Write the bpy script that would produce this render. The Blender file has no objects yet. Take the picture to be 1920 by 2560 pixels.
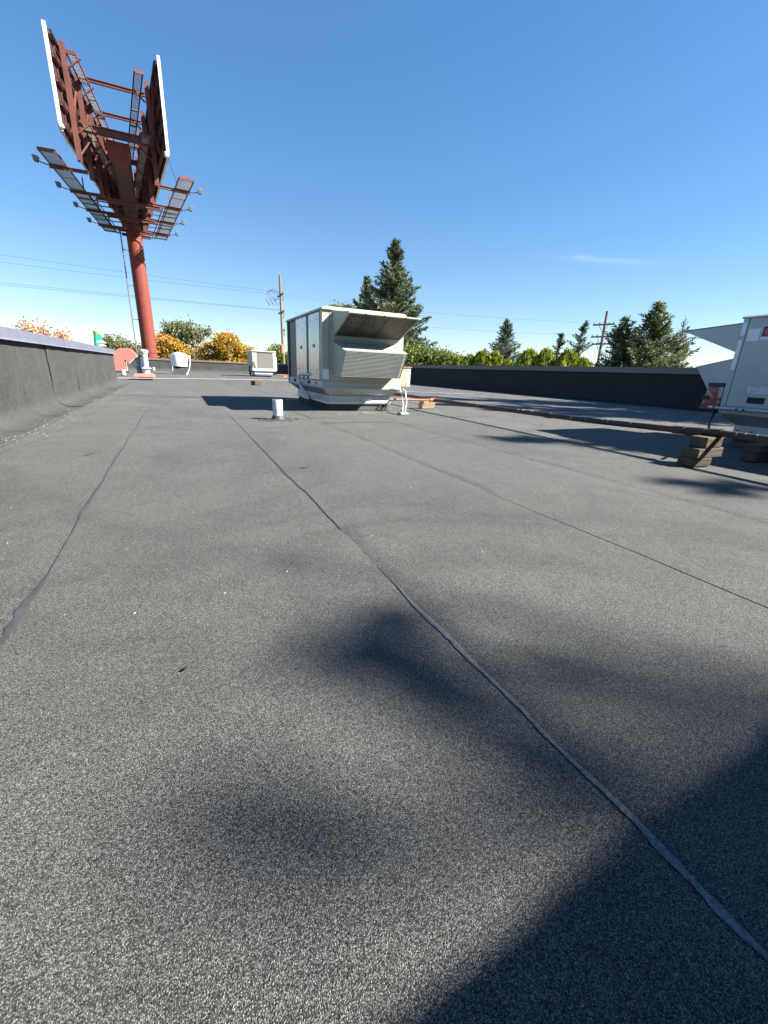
import bpy, bmesh, math, random
import numpy as np
from mathutils import Vector, Matrix, noise as mnoise

random.seed(7)
rng = np.random.default_rng(7)
SC = bpy.context.scene
COL = SC.collection
RAD = math.radians

# ------------------------------------------------------------------ camera
cd = bpy.data.cameras.new("camera")
cam = bpy.data.objects.new("camera", cd)
COL.objects.link(cam)
cd.sensor_fit = 'VERTICAL'
cd.sensor_height = 36.0
cd.lens = 36.0 * 1050 / 2560
cd.clip_start = 0.02
cd.clip_end = 5000
M = Matrix(((0.90537637, 0.10080963, -0.41246944, 0.0),
            (-0.42278155, 0.3040775, -0.85369352, 0.0),
            (0.03936215, 0.94729842, 0.31792504, 0.62),
            (0, 0, 0, 1)))
cam.matrix_world = M
SC.camera = cam

# ------------------------------------------------------------------ sky, sun, exposure
SUN_EL = RAD(38.5)
SUN_DIR = Vector((0.86, -0.51, 0.0)).normalized()
SUN_DIR = Vector((SUN_DIR.x * math.cos(SUN_EL), SUN_DIR.y * math.cos(SUN_EL), math.sin(SUN_EL)))
W = bpy.data.worlds.new("World")
SC.world = W
W.use_nodes = True
wn, wl = W.node_tree.nodes, W.node_tree.links
wn.clear()
wout = wn.new("ShaderNodeOutputWorld")
bg = wn.new("ShaderNodeBackground")
sky = wn.new("ShaderNodeTexSky")
sky.sky_type = 'NISHITA'
sky.sun_disc = False
sky.sun_elevation = SUN_EL
sky.sun_rotation = math.atan2(SUN_DIR.x, SUN_DIR.y)
sky.altitude = 200
sky.air_density = 1.0
sky.dust_density = 0.0
sky.ozone_density = 3.5
bg.inputs[1].default_value = 0.084
# faint cirrus streak
tc = wn.new("ShaderNodeTexCoord")
def wmath(op, a, b=None):
    n = wn.new("ShaderNodeMath"); n.operation = op
    for i, v in enumerate((a, b)):
        if v is None: continue
        if isinstance(v, (int, float)): n.inputs[i].default_value = v
        else: wl.new(v, n.inputs[i])
    return n.outputs[0]
def wdot(vec):
    n = wn.new("ShaderNodeVectorMath"); n.operation = 'DOT_PRODUCT'
    wl.new(tc.outputs["Generated"], n.inputs[0]); n.inputs[1].default_value = vec
    return n.outputs["Value"]
c0 = Vector((0.74, 0.64, 0.212)).normalized()
ct = (Vector((0.79, 0.58, 0.20)).normalized() - Vector((0.68, 0.70, 0.22)).normalized()).normalized()
cp = c0.cross(ct)
along = wmath('DIVIDE', wdot(ct), 0.075)
wn_noise = wn.new("ShaderNodeTexNoise"); wn_noise.inputs["Scale"].default_value = 26; wn_noise.inputs["Detail"].default_value = 4
wl.new(tc.outputs["Generated"], wn_noise.inputs["Vector"])
shift = wmath('MULTIPLY', wmath('SUBTRACT', wn_noise.outputs["Fac"], 0.5), 0.012)
across = wmath('DIVIDE', wmath('ADD', wdot(cp), shift), 0.0048)
e = wmath('ADD', wmath('MULTIPLY', along, along), wmath('MULTIPLY', across, across))
g = wmath('POWER', 2.718, wmath('MULTIPLY', e, -1.0))
front = wmath('GREATER_THAN', wdot(c0), 0.0)
cmask = wmath('MULTIPLY', wmath('MULTIPLY', wmath('MULTIPLY', g, front), wn_noise.outputs["Fac"]), 0.10)
wmix = wn.new("ShaderNodeMix"); wmix.data_type = 'RGBA'
wl.new(cmask, wmix.inputs["Factor"])
hsv = wn.new("ShaderNodeHueSaturation"); hsv.inputs["Saturation"].default_value = 1.42; hsv.inputs["Hue"].default_value = 0.505
gam = wn.new("ShaderNodeGamma"); gam.inputs["Gamma"].default_value = 0.71
wl.new(sky.outputs[0], gam.inputs["Color"]); wl.new(gam.outputs[0], hsv.inputs["Color"])
wl.new(hsv.outputs[0], wmix.inputs["A"])
wmix.inputs["B"].default_value = (8.0, 9.0, 9.5, 1)
wl.new(wmix.outputs["Result"], bg.inputs[0])
wl.new(bg.outputs[0], wout.inputs[0])

sd = bpy.data.lights.new("sun", 'SUN')
sun = bpy.data.objects.new("sun", sd)
COL.objects.link(sun)
sd.energy = 5.0
sd.angle = RAD(0.53)
sd.color = (1.0, 0.95, 0.87)
sun.rotation_euler = (-SUN_DIR).to_track_quat('-Z', 'Y').to_euler()

SC.view_settings.view_transform = 'Standard'
SC.view_settings.look = 'None'
SC.view_settings.gamma = 1.0
SC.view_settings.use_curve_mapping = False
SC.view_settings.exposure = 1.82
SC.render.engine = 'CYCLES'
SC.cycles.max_bounces = 6

# ------------------------------------------------------------------ materials
MATS = {}
class NT:
    """small node helper"""
    def __init__(self, name):
        self.m = bpy.data.materials.new(name); self.m.use_nodes = True
        self.n = self.m.node_tree.nodes; self.l = self.m.node_tree.links
        self.p = self.n["Principled BSDF"]
        self.tc = self.n.new("ShaderNodeTexCoord")
    def vec(self, scale=(1, 1, 1)):
        mp = self.n.new("ShaderNodeMapping"); mp.inputs["Scale"].default_value = scale
        self.l.new(self.tc.outputs["Object"], mp.inputs["Vector"]); return mp.outputs[0]
    def noise(self, scale, detail=4, rough=.55, v=None, dist=0.0):
        n = self.n.new("ShaderNodeTexNoise")
        n.inputs["Scale"].default_value = scale; n.inputs["Detail"].default_value = detail
        n.inputs["Roughness"].default_value = rough; n.inputs["Distortion"].default_value = dist
        self.l.new(v if v else self.tc.outputs["Object"], n.inputs["Vector"])
        return n.outputs["Fac"]
    def voro(self, scale, v=None):
        n = self.n.new("ShaderNodeTexVoronoi"); n.inputs["Scale"].default_value = scale
        self.l.new(v if v else self.tc.outputs["Object"], n.inputs["Vector"]); return n
    def ramp(self, fac, stops):
        r = self.n.new("ShaderNodeValToRGB"); e = r.color_ramp.elements
        while len(e) < len(stops): e.new(0.5)
        for el, (p, c) in zip(e, stops):
            el.position = p; el.color = (c, c, c, 1) if isinstance(c, (int, float)) else (*c, 1)
        self.l.new(fac, r.inputs[0]); return r.outputs[0]
    def mix(self, fac, a, b, mode='MIX'):
        n = self.n.new("ShaderNodeMix"); n.data_type = 'RGBA'; n.blend_type = mode
        for s, v in (("Factor", fac), ("A", a), ("B", b)):
            if isinstance(v, tuple): n.inputs[s].default_value = (*v, 1)
            elif isinstance(v, (int, float)): n.inputs[s].default_value = v
            else: self.l.new(v, n.inputs[s])
        return n.outputs["Result"]
    def math(self, op, a, b=0.0):
        n = self.n.new("ShaderNodeMath"); n.operation = op
        for i, v in enumerate((a, b)):
            if isinstance(v, (int, float)): n.inputs[i].default_value = v
            else: self.l.new(v, n.inputs[i])
        return n.outputs[0]
    def bump(self, h, strength=.3, dist=.01, prev=None):
        b = self.n.new("ShaderNodeBump"); b.inputs["Strength"].default_value = strength
        b.inputs["Distance"].default_value = dist
        self.l.new(h, b.inputs["Height"])
        if prev: self.l.new(prev, b.inputs["Normal"])
        return b.outputs[0]
    def set(self, color=None, rough=None, metal=None, normal=None, spec=None, coat=None, coat_rough=None):
        for key, v in (("Base Color", color), ("Roughness", rough), ("Metallic", metal), ("Normal", normal),
                       ("Specular IOR Level", spec), ("Coat Weight", coat), ("Coat Roughness", coat_rough)):
            if v is None: continue
            i = self.p.inputs[key]
            if isinstance(v, tuple): i.default_value = (*v, 1)
            elif isinstance(v, (int, float)): i.default_value = v
            else: self.l.new(v, i)
        return self.m

def granule_mat(name, dark, light, tint, big=0.35, scale=300):
    t = NT(name)
    v1 = t.voro(scale); v2 = t.voro(scale * 0.55)
    sep = t.n.new("ShaderNodeSeparateColor"); t.l.new(v1.outputs["Color"], sep.inputs[0])
    rnd = t.ramp(sep.outputs[0], [(0.0, dark), (0.30, tuple(c * .65 for c in tint)), (0.65, tint), (1.0, light)])
    sp = t.n.new("ShaderNodeSeparateColor"); t.l.new(v2.outputs["Color"], sp.inputs[0])
    rare = t.ramp(sp.outputs[1], [(0.975, 0.0), (0.99, 1.0)])
    c = t.mix(t.math('MULTIPLY', rare, 0.5), rnd, (0.42, 0.41, 0.38))
    # granules sit in dark bitumen
    gap = t.ramp(v1.outputs["Distance"], [(0.30, 1.0), (0.70, 0.30)])
    c = t.mix(1.0, c, gap, 'MULTIPLY')
    # weathering patches of different size
    n1 = t.noise(0.9, 6, .6); n2 = t.noise(6.0, 4, .6); n3 = t.noise(0.25, 3)
    w = t.mix(0.5, t.ramp(n1, [(0.3, 1 - big), (0.7, 1 + big)]), t.ramp(n2, [(0.3, 1 - big * .7), (0.7, 1 + big * .6)]))
    c = t.mix(1.0, c, w, 'MULTIPLY')
    c = t.mix(t.ramp(n3, [(0.35, 0.0), (0.7, 0.3)]), c, t.mix(1.0, c, (1.02, 1.1, 1.02), 'MULTIPLY'))
    # dried puddle rings, scuffed lighter trails
    n4 = t.noise(0.55, 2, .5, None, .8)
    c = t.mix(t.ramp(n4, [(.455, 0.0), (.50, .38), (.53, 0.0)]), c, t.mix(1.0, c, (.62, .62, .64), 'MULTIPLY'))
    n5 = t.noise(1.0, 4, .6, t.vec((2.2, .35, 1)))
    c = t.mix(t.ramp(n5, [(.5, 0.0), (.72, .35)]), c, t.mix(1.0, c, (1.3, 1.3, 1.26), 'MULTIPLY'))
    h = t.math('SUBTRACT', 1.0, v1.outputs["Distance"])
    nb = t.bump(h, 0.8, 0.0028)
    nb2 = t.bump(t.noise(14, 3), 0.25, 0.012, nb)
    return t.set(c, 0.85, 0.0, nb2, 0.35)

def paint_mat(name, col, rough=.45, metal=0.0, dirt=.18, streak=True, spec=.5, coat=None, bump=.04, fleck=1.0):
    t = NT(name)
    n1 = t.noise(3.0, 6, .65); n2 = t.noise(22, 4, .6)
    c = t.mix(t.ramp(n1, [(0.35, 0.0), (0.75, 1.0)]), col, tuple(x * (1 - dirt) for x in col))
    c = t.mix(t.ramp(n2, [(0.55, 0.0), (0.8, dirt * fleck)]), c, (0.16, 0.12, 0.08))
    if streak:
        n3 = t.noise(1.0, 5, .6, t.vec((18, 18, 0.9)))
        c = t.mix(t.ramp(n3, [(0.52, 0.0), (0.8, dirt)]), c, tuple(x * .5 for x in col))
    r = t.ramp(n2, [(0.3, max(rough - .08, .05)), (0.7, min(rough + .12, 1))]) if fleck > .5 else t.ramp(n1, [(.3, rough - .03), (.7, rough + .05)])
    nb = t.bump(t.noise(5, 3), bump, 0.02)
    return t.set(c, r, metal, nb, spec, coat, .15 if coat else None)

def rust_mat(name, base, rust, lo, hi, rough=.6, scale=7):
    t = NT(name)
    n1 = t.noise(scale, 7, .7, None, .4)
    c = t.mix(t.ramp(n1, [(lo, 0.0), (hi, 1.0)]), base, rust)
    c = t.mix(t.ramp(t.noise(60, 4), [(.5, 0), (.8, .35)]), c, tuple(x * .4 for x in rust))
    return t.set(c, rough, 0, t.bump(n1, .2, .006), .4)

def wood_mat(name, a, b):
    t = NT(name)
    v = t.vec((6, 60, 60))
    n = t.noise(1.0, 6, .65, v, .6)
    c = t.mix(t.ramp(n, [(.3, 0.0), (.7, 1.0)]), a, b)
    crack = t.ramp(t.noise(1.0, 3, .5, t.vec((3, 90, 110)), 1.2), [(.60, 0.0), (.68, 1.0)])
    c = t.mix(t.math('MULTIPLY', crack, .8), c, (0.03, 0.022, 0.016))
    c = t.mix(t.ramp(t.noise(9, 3), [(.4, 0), (.75, .6)]), c, tuple(x * .45 for x in a))
    return t.set(c, .85, 0, t.bump(n, .35, .004), .2)

def leaf_mat(name, cols, trans=.25, rough=.6, patch=.5):
    t = NT(name)
    geo = t.n.new("ShaderNodeNewGeometry")
    n = len(cols)
    c = t.ramp(geo.outputs["Random Per Island"], [(i / (n - 1), q) for i, q in enumerate(cols)])
    pn = t.noise(patch, 4)
    c = t.mix(1.0, c, t.ramp(pn, [(.3, .72), (.7, 1.3)]), 'MULTIPLY')
    t.set(c, rough, 0, None, .25)
    tr = t.n.new("ShaderNodeBsdfTranslucent"); t.l.new(c, tr.inputs[0])
    mx = t.n.new("ShaderNodeMixShader"); mx.inputs[0].default_value = trans
    t.l.new(t.p.outputs[0], mx.inputs[1]); t.l.new(tr.outputs[0], mx.inputs[2])
    t.l.new(mx.outputs[0], t.n["Material Output"].inputs[0])
    return t.m

def flat_mat(name, col, rough=.6, metal=0, spec=.5):
    t = NT(name)
    c = t.mix(t.ramp(t.noise(8, 5), [(.35, 0.0), (.75, .5)]), col, tuple(x * .7 for x in col))
    return t.set(c, rough, metal, None, spec)

m_roof = granule_mat("roof_granules", (0.016, 0.0163, 0.016), (0.31, 0.306, 0.285), (0.145, 0.144, 0.135), .21, 640)
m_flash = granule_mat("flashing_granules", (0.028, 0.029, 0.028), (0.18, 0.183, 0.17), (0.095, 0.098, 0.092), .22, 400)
m_flash_shade = granule_mat("flashing_shade_tone", (0.012, 0.013, 0.016), (0.06, 0.06, 0.062), (0.03, 0.031, 0.034), .2, 400)  # flashing granules darkened to put the right parapet's shade into the colour
m_bead = None
t = NT("bitumen_bead")
m_bead = t.set(t.mix(t.ramp(t.noise(160, 5, .7), [(.38, 0.), (.66, 1.)]), (0.05, 0.05, 0.052), (0.17, 0.17, 0.17)), .42, 0, t.bump(t.noise(120, 5), .7, .004), .6)
t = NT("bitumen_dark")
m_tar = t.set(t.mix(t.noise(20, 4), (0.022, 0.022, 0.024), (0.075, 0.075, 0.077)), .62, 0, t.bump(t.noise(25, 4), .6, .01), .5)
m_deck = flat_mat("roof_deck", (0.05, 0.05, 0.052), .9)
m_ground = flat_mat("ground_mix", (0.07, 0.08, 0.05), .95)
m_coping = paint_mat("coping_metal", (0.19, 0.20, 0.26), .42, .25, .22, True, .5)
m_coping_brown = paint_mat("coping_brown", (0.24, 0.15, 0.13), .4, .2, .25)
m_coping_grey = paint_mat("coping_grey", (0.13, 0.12, 0.12), .5, .15, .25)
m_unit = paint_mat("unit_paint", (0.40, 0.41, 0.34), .5, 0.0, .12, True, .35, .06, .03, .4)
m_unit_b = paint_mat("unit_paint_panel", (0.40, 0.42, 0.41), .26, 0.2, .05, False, .8, .6, .012, .0)
m_louvre_lit = paint_mat('louvre_sunlit_tone', (0.66, 0.65, 0.52), .5, 0, .05, False, .3, None, .01, .0)  # unit paint lightened to stand in for sunlight on the slats
m_unit_grey = paint_mat("unit_paint_grey", (0.36, 0.42, 0.41), .4, 0.0, .10, True, .5, .2, .04, .3)
m_greenmetal = paint_mat("unit_groove", (0.10, 0.16, 0.14), .45, 0.0, .2)
m_galv = paint_mat("galvanised", (0.62, 0.64, 0.66), .36, .85, .2, True, .5)
m_galv_dull = paint_mat("galvanised_dull", (0.50, 0.53, 0.54), .45, .55, .25, True, .5)
m_white = paint_mat("white_paint", (0.78, 0.78, 0.75), .5, 0, .15)
m_pvc = paint_mat("pvc", (0.72, 0.73, 0.72), .4, 0, .2)
m_conduit = paint_mat('conduit_grey', (0.46, 0.46, 0.44), .5, 0, .2)
m_vent = rust_mat("vent_lead", (0.62, 0.63, 0.64), (0.30, 0.32, 0.34), .45, .8, .55, 16)
m_black = flat_mat("black_rubber", (0.012, 0.012, 0.013), .6)
m_dark = flat_mat("dark_recess", (0.008, 0.009, 0.010), .7)
t = NT("coil_fins")
fin = t.n.new("ShaderNodeTexWave"); fin.inputs["Scale"].default_value = 60; fin.bands_direction = 'Z'
t.l.new(t.tc.outputs["Object"], fin.inputs["Vector"])
m_coil = t.set(t.mix(fin.outputs["Fac"], (0.03, 0.034, 0.042), (0.10, 0.11, 0.13)), .5, .3, None, .5)
t = NT("coil_fins_grey")  # lighter grey fins for the small far unit
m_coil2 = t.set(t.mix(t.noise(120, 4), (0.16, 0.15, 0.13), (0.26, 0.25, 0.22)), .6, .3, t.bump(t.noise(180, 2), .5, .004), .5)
t = NT("filter_mesh")
fn = t.noise(150, 2, .5); fn2 = t.noise(9, 5, .6, t.vec((1, 1, 1)), 1.0)
m_filter = t.set(t.mix(t.ramp(fn2, [(.35, 0.), (.75, 1.)]), (0.05, 0.045, 0.04), (0.15, 0.135, 0.12)), .7, .2, t.bump(fn, .6, .003), .4)
m_pipe = rust_mat("gas_pipe_rust", (0.045, 0.030, 0.027), (0.13, 0.07, 0.05), .5, .8, .6, 9)
m_pipe_red = rust_mat("red_pipe", (0.42, 0.17, 0.10), (0.18, 0.07, 0.045), .5, .8, .6, 9)
m_pipe_far = rust_mat("weathered_pipe", (0.17, 0.145, 0.13), (0.10, 0.06, 0.045), .45, .75, .6, 5)
m_scuff = flat_mat("paint_scuff", (0.45, 0.43, 0.40), .7)
m_wood_new = wood_mat("wood_pale", (0.48, 0.36, 0.23), (0.24, 0.16, 0.095))
m_wood_old = wood_mat("wood_weathered", (0.17, 0.125, 0.08), (0.05, 0.036, 0.025))
m_wood_grey = wood_mat("wood_grey", (0.155, 0.125, 0.09), (0.045, 0.037, 0.03))
m_rustbox = rust_mat("rusty_box", (0.56, 0.47, 0.33), (0.50, 0.22, 0.055), .42, .70, .6, 6)
m_rustbox_red = rust_mat("rusty_red_box", (0.50, 0.47, 0.45), (0.26, 0.07, 0.045), .40, .52, .6, 6)
m_redmetal = paint_mat("salmon_paint", (0.50, 0.165, 0.125), .6, 0, .1, True, .3)
m_pole = paint_mat("pole_red", (0.22, 0.050, 0.036), .65, 0, .22, True, .25)
m_steel = rust_mat("steel_red", (0.165, 0.052, 0.038), (0.085, 0.034, 0.028), .45, .75, .65, 2.0)
m_steel_dark = rust_mat("steel_brown", (0.10, 0.045, 0.035), (0.05, 0.03, 0.025), .45, .75, .7, 2.0)
m_ladder = paint_mat('ladder_paint', (0.13, 0.11, 0.15), .6)
m_plank = wood_mat("board_back", (0.09, 0.045, 0.036), (0.035, 0.02, 0.018))
m_grate = paint_mat("grating", (0.46, 0.44, 0.41), .5, .3, .25, False)
m_trim = paint_mat("white_trim", (0.70, 0.69, 0.66), .5, 0, .2)
m_polewood = wood_mat("pole_wood", (0.30, 0.23, 0.18), (0.18, 0.13, 0.10))
m_wire = flat_mat("wire", (0.05, 0.06, 0.08), .6)
m_conc = flat_mat("concrete", (0.46, 0.45, 0.42), .9)
m_sticker = flat_mat("sticker_white", (0.72, 0.75, 0.80), .35)
m_red = flat_mat("label_red", (0.55, 0.04, 0.06), .4)
m_navy = flat_mat("label_navy", (0.03, 0.03, 0.07), .4)
m_green = flat_mat("sign_green", (0.01, 0.42, 0.22), .5)
m_yellow = flat_mat("sign_yellow", (0.75, 0.48, 0.08), .5)
m_beige = paint_mat("sign_beige", (0.46, 0.38, 0.27), .6)
m_maroon = paint_mat("sign_maroon", (0.22, 0.10, 0.09), .6)
m_ink = flat_mat("sign_ink", (0.04, 0.035, 0.03), .6)
m_brick = flat_mat("wall_stucco", (0.10, 0.085, 0.075), .9)
m_lamp = flat_mat('lamp_housing', (0.13, 0.16, 0.14), .5)
m_glass = flat_mat("lamp_glass", (0.55, 0.58, 0.58), .15)
m_bark = wood_mat("bark", (0.13, 0.10, 0.075), (0.06, 0.045, 0.035))
m_debris = flat_mat("debris_pale", (0.62, 0.61, 0.57), .8)
m_debris_d = flat_mat("debris_brown", (0.05, 0.038, 0.028), .8)
L_spruce = leaf_mat("spruce_needles", [(0.040, 0.060, 0.034), (0.080, 0.110, 0.058), (0.135, 0.165, 0.085), (0.21, 0.225, 0.115)], .18)
L_spruce_y = leaf_mat("spruce_needles_olive", [(0.045, 0.062, 0.028), (0.10, 0.125, 0.052), (0.18, 0.195, 0.085), (0.27, 0.27, 0.13)], .18)
L_pine = leaf_mat("pine_needles", [(0.05, 0.075, 0.055), (0.10, 0.13, 0.085), (0.16, 0.19, 0.12)], .2)
L_arb = leaf_mat("arborvitae_leaves", [(0.10, 0.14, 0.015), (0.24, 0.28, 0.03), (0.38, 0.39, 0.05)], .25, .55, 2.0)
L_bush = leaf_mat("bush_leaves", [(0.07, 0.10, 0.02), (0.15, 0.19, 0.04), (0.24, 0.27, 0.07)], .25, .55, 1.0)
L_olive = leaf_mat("olive_leaves", [(0.07, 0.085, 0.03), (0.16, 0.165, 0.065), (0.27, 0.25, 0.11)], .25, .6, .6)
L_yellow = leaf_mat("yellow_leaves", [(0.10, 0.085, 0.02), (0.34, 0.20, 0.025), (0.46, 0.29, 0.035), (0.56, 0.38, 0.06)], .25, .6, .8)
L_orange = leaf_mat("orange_leaves", [(0.35, 0.14, 0.03), (0.52, 0.25, 0.06), (0.58, 0.36, 0.10)], .3, .6, .8)
L_pink = leaf_mat("pinkish_leaves", [(0.42, 0.22, 0.13), (0.56, 0.34, 0.22), (0.66, 0.46, 0.32)], .3, .6, .8)

# ------------------------------------------------------------------ mesh helpers
class MB:
    def __init__(self): self.v = []; self.f = []
    def add(self, vs, fs):
        o = len(self.v); self.v += [tuple(p) for p in vs]; self.f += [tuple(i + o for i in f) for f in fs]; return self
    def box(self, a, b):
        (x0, y0, z0), (x1, y1, z1) = a, b
        x0, x1 = sorted((x0, x1)); y0, y1 = sorted((y0, y1)); z0, z1 = sorted((z0, z1))
        vs = [(x0, y0, z0), (x1, y0, z0), (x1, y1, z0), (x0, y1, z0), (x0, y0, z1), (x1, y0, z1), (x1, y1, z1), (x0, y1, z1)]
        return self.hexa(vs)
    def hexa(self, vs):
        return self.add(vs, [(3, 2, 1, 0), (4, 5, 6, 7), (0, 1, 5, 4), (1, 2, 6, 5), (2, 3, 7, 6), (3, 0, 4, 7)])
    def bar(self, p, q, w, h=None, up=(0, 0, 1)):
        """rectangular bar from p to q, w wide, h high"""
        h = h or w; p, q = Vector(p), Vector(q); d = (q - p).normalized(); u = Vector(up)
        if abs(d.dot(u)) > .98: u = Vector((0, 1, 0))
        s = d.cross(u).normalized(); u = s.cross(d).normalized()
        s *= w / 2; u *= h / 2
        return self.hexa([p - s - u, p + s - u, q + s - u, q - s - u, p - s + u, p + s + u, q + s + u, q - s + u])
    def ibeam(self, p, q, w, h, t=.02, up=(0, 0, 1)):
        p, q = Vector(p), Vector(q); d = (q - p).normalized(); u = Vector(up)
        if abs(d.dot(u)) > .98: u = Vector((0, 1, 0))
        s = d.cross(u).normalized(); u = s.cross(d).normalized()
        o = u * (h / 2 - t / 2)
        self.bar(p + o, q + o, w, t, up); self.bar(p - o, q - o, w, t, up); self.bar(p, q, t, h - 2 * t, up); return self
    def tube(self, pts, r, n=12, cap=True):
        pts = [Vector(p) for p in pts]; rs = r if isinstance(r, (list, tuple)) else [r] * len(pts)
        prev = None; rings = []; o = len(self.v)
        for i, p in enumerate(pts):
            a = pts[max(i - 1, 0)]; b = pts[min(i + 1, len(pts) - 1)]; d = (b - a).normalized()
            if prev is None:
                u = Vector((0, 0, 1)) if abs(d.z) < .9 else Vector((1, 0, 0))
            else: u = prev
            s = d.cross(u).normalized(); u = s.cross(d).normalized(); prev = u
            for k in range(n):
                an = 2 * math.pi * k / n
                self.v.append(tuple(p + (s * math.cos(an) + u * math.sin(an)) * rs[i]))
        for i in range(len(pts) - 1):
            for k in range(n):
                k2 = (k + 1) % n
                self.f.append((o + i * n + k, o + i * n + k2, o + (i + 1) * n + k2, o + (i + 1) * n + k))
        if cap:
            self.f.append(tuple(o + k for k in range(n - 1, -1, -1)))
            e = o + (len(pts) - 1) * n; self.f.append(tuple(e + k for k in range(n)))
        return self
    def lathe(self, c, prof, n=24):
        """profile of (radius, z) round a vertical axis at c"""
        o = len(self.v)
        for r, z in prof:
            for k in range(n):
                an = 2 * math.pi * k / n; self.v.append((c[0] + r * math.cos(an), c[1] + r * math.sin(an), c[2] + z))
        for i in range(len(prof) - 1):
            for k in range(n):
                k2 = (k + 1) % n; self.f.append((o + i * n + k, o + i * n + k2, o + (i + 1) * n + k2, o + (i + 1) * n + k))
        self.f.append(tuple(o + k for k in range(n - 1, -1, -1))); e = o + (len(prof) - 1) * n
        self.f.append(tuple(e + k for k in range(n))); return self
    def prism(self, poly, axis, a, b):
        """polygon given as 2-D points extruded along axis x or y from a to b"""
        n = len(poly)
        def P(p, t): return (t, p[0], p[1]) if axis == 'x' else ((p[0], t, p[1]) if axis == 'y' else (p[0], p[1], t))
        vs = [P(p, a) for p in poly] + [P(p, b) for p in poly]
        fs = [tuple(range(n)), tuple(range(2 * n - 1, n - 1, -1))] + [(i, i + n, (i + 1) % n + n, (i + 1) % n) for i in range(n)]
        return self.add(vs, fs)
    def build(self, name, mat, parent=None, smooth=True, bevel=0.0, fix=True):
        me = bpy.data.meshes.new(name)
        off = Vector(parent['_o']) if parent is not None and '_o' in parent else Vector((0, 0, 0))
        me.from_pydata([tuple(Vector(p) - off) for p in self.v], [], self.f)
        if fix:
            bm = bmesh.new(); bm.from_mesh(me); bmesh.ops.recalc_face_normals(bm, faces=bm.faces); bm.to_mesh(me); bm.free()
        if smooth:
            me.polygons.foreach_set('use_smooth', [True] * len(me.polygons)); me.set_sharp_from_angle(angle=RAD(34))
        me.materials.append(mat)
        o = bpy.data.objects.new(name, me); COL.objects.link(o)
        if parent is not None:
            o.parent = parent
            if '_o' in parent: o['_o'] = tuple(off)
        if bevel:
            b = o.modifiers.new("bevel", 'BEVEL'); b.width = bevel; b.segments = 2; b.limit_method = 'ANGLE'; b.angle_limit = RAD(40)
        return o

def build_each(b, name, mat, parent=None, **kw):
    '''every separate piece of b as an object of its own'''
    par = list(range(len(b.v)))
    def find(i):
        while par[i] != i: par[i] = par[par[i]]; i = par[i]
        return i
    for f in b.f:
        r0 = find(f[0])
        for i in f[1:]: par[find(i)] = r0
    groups = {}
    for f in b.f: groups.setdefault(find(f[0]), []).append(f)
    out = []
    for fs in groups.values():
        ids = sorted({i for f in fs for i in f}); mp = {i: k for k, i in enumerate(ids)}
        q = MB(); q.v = [b.v[i] for i in ids]; q.f = [tuple(mp[i] for i in f) for f in fs]; out.append(q.build(name, mat, parent, **kw))
    return out
def thing(name, loc, label, cat, group=None):
    o = bpy.data.objects.new(name, None); COL.objects.link(o); o.empty_display_size = .1
    o.location = loc; o['_o'] = tuple(loc); o['label'] = label; o['category'] = cat
    if group: o['group'] = group
    return o
def tag(o, label, cat, group=None):
    o['label'] = label; o['category'] = cat
    if group: o['group'] = group
    return o
def struct(o): o['kind'] = 'structure'; return o
def stuff(o): o['kind'] = 'stuff'; return o
def rebase(o, loc):
    """move the origin of a top-level mesh to loc without moving its shape"""
    o.data.transform(Matrix.Translation(-Vector(loc))); o.location = loc; return o
def quads(name, V, mat, parent=None, smooth=False):
    """V: (n,4,3) array, every quad an island"""
    n = len(V); off = np.array(parent['_o']) if parent is not None else np.zeros(3)
    me = bpy.data.meshes.new(name)
    me.vertices.add(4 * n); me.vertices.foreach_set('co', (V - off).astype(np.float32).ravel())
    me.loops.add(4 * n); me.loops.foreach_set('vertex_index', np.arange(4 * n, dtype=np.int32))
    me.polygons.add(n); me.polygons.foreach_set('loop_start', np.arange(0, 4 * n, 4, dtype=np.int32))
    me.update(calc_edges=True); me.materials.append(mat)
    o = bpy.data.objects.new(name, me); COL.objects.link(o)
    if parent is not None: o.parent = parent
    return o

# ------------------------------------------------------------------ ground, building, roof
GZ = -4.6
b = MB(); b.add([(-2500, -2500, GZ), (2500, -2500, GZ), (2500, 2500, GZ), (-2500, 2500, GZ)], [(0, 1, 2, 3)])
struct(b.build('ground', m_ground, smooth=False))

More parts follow.
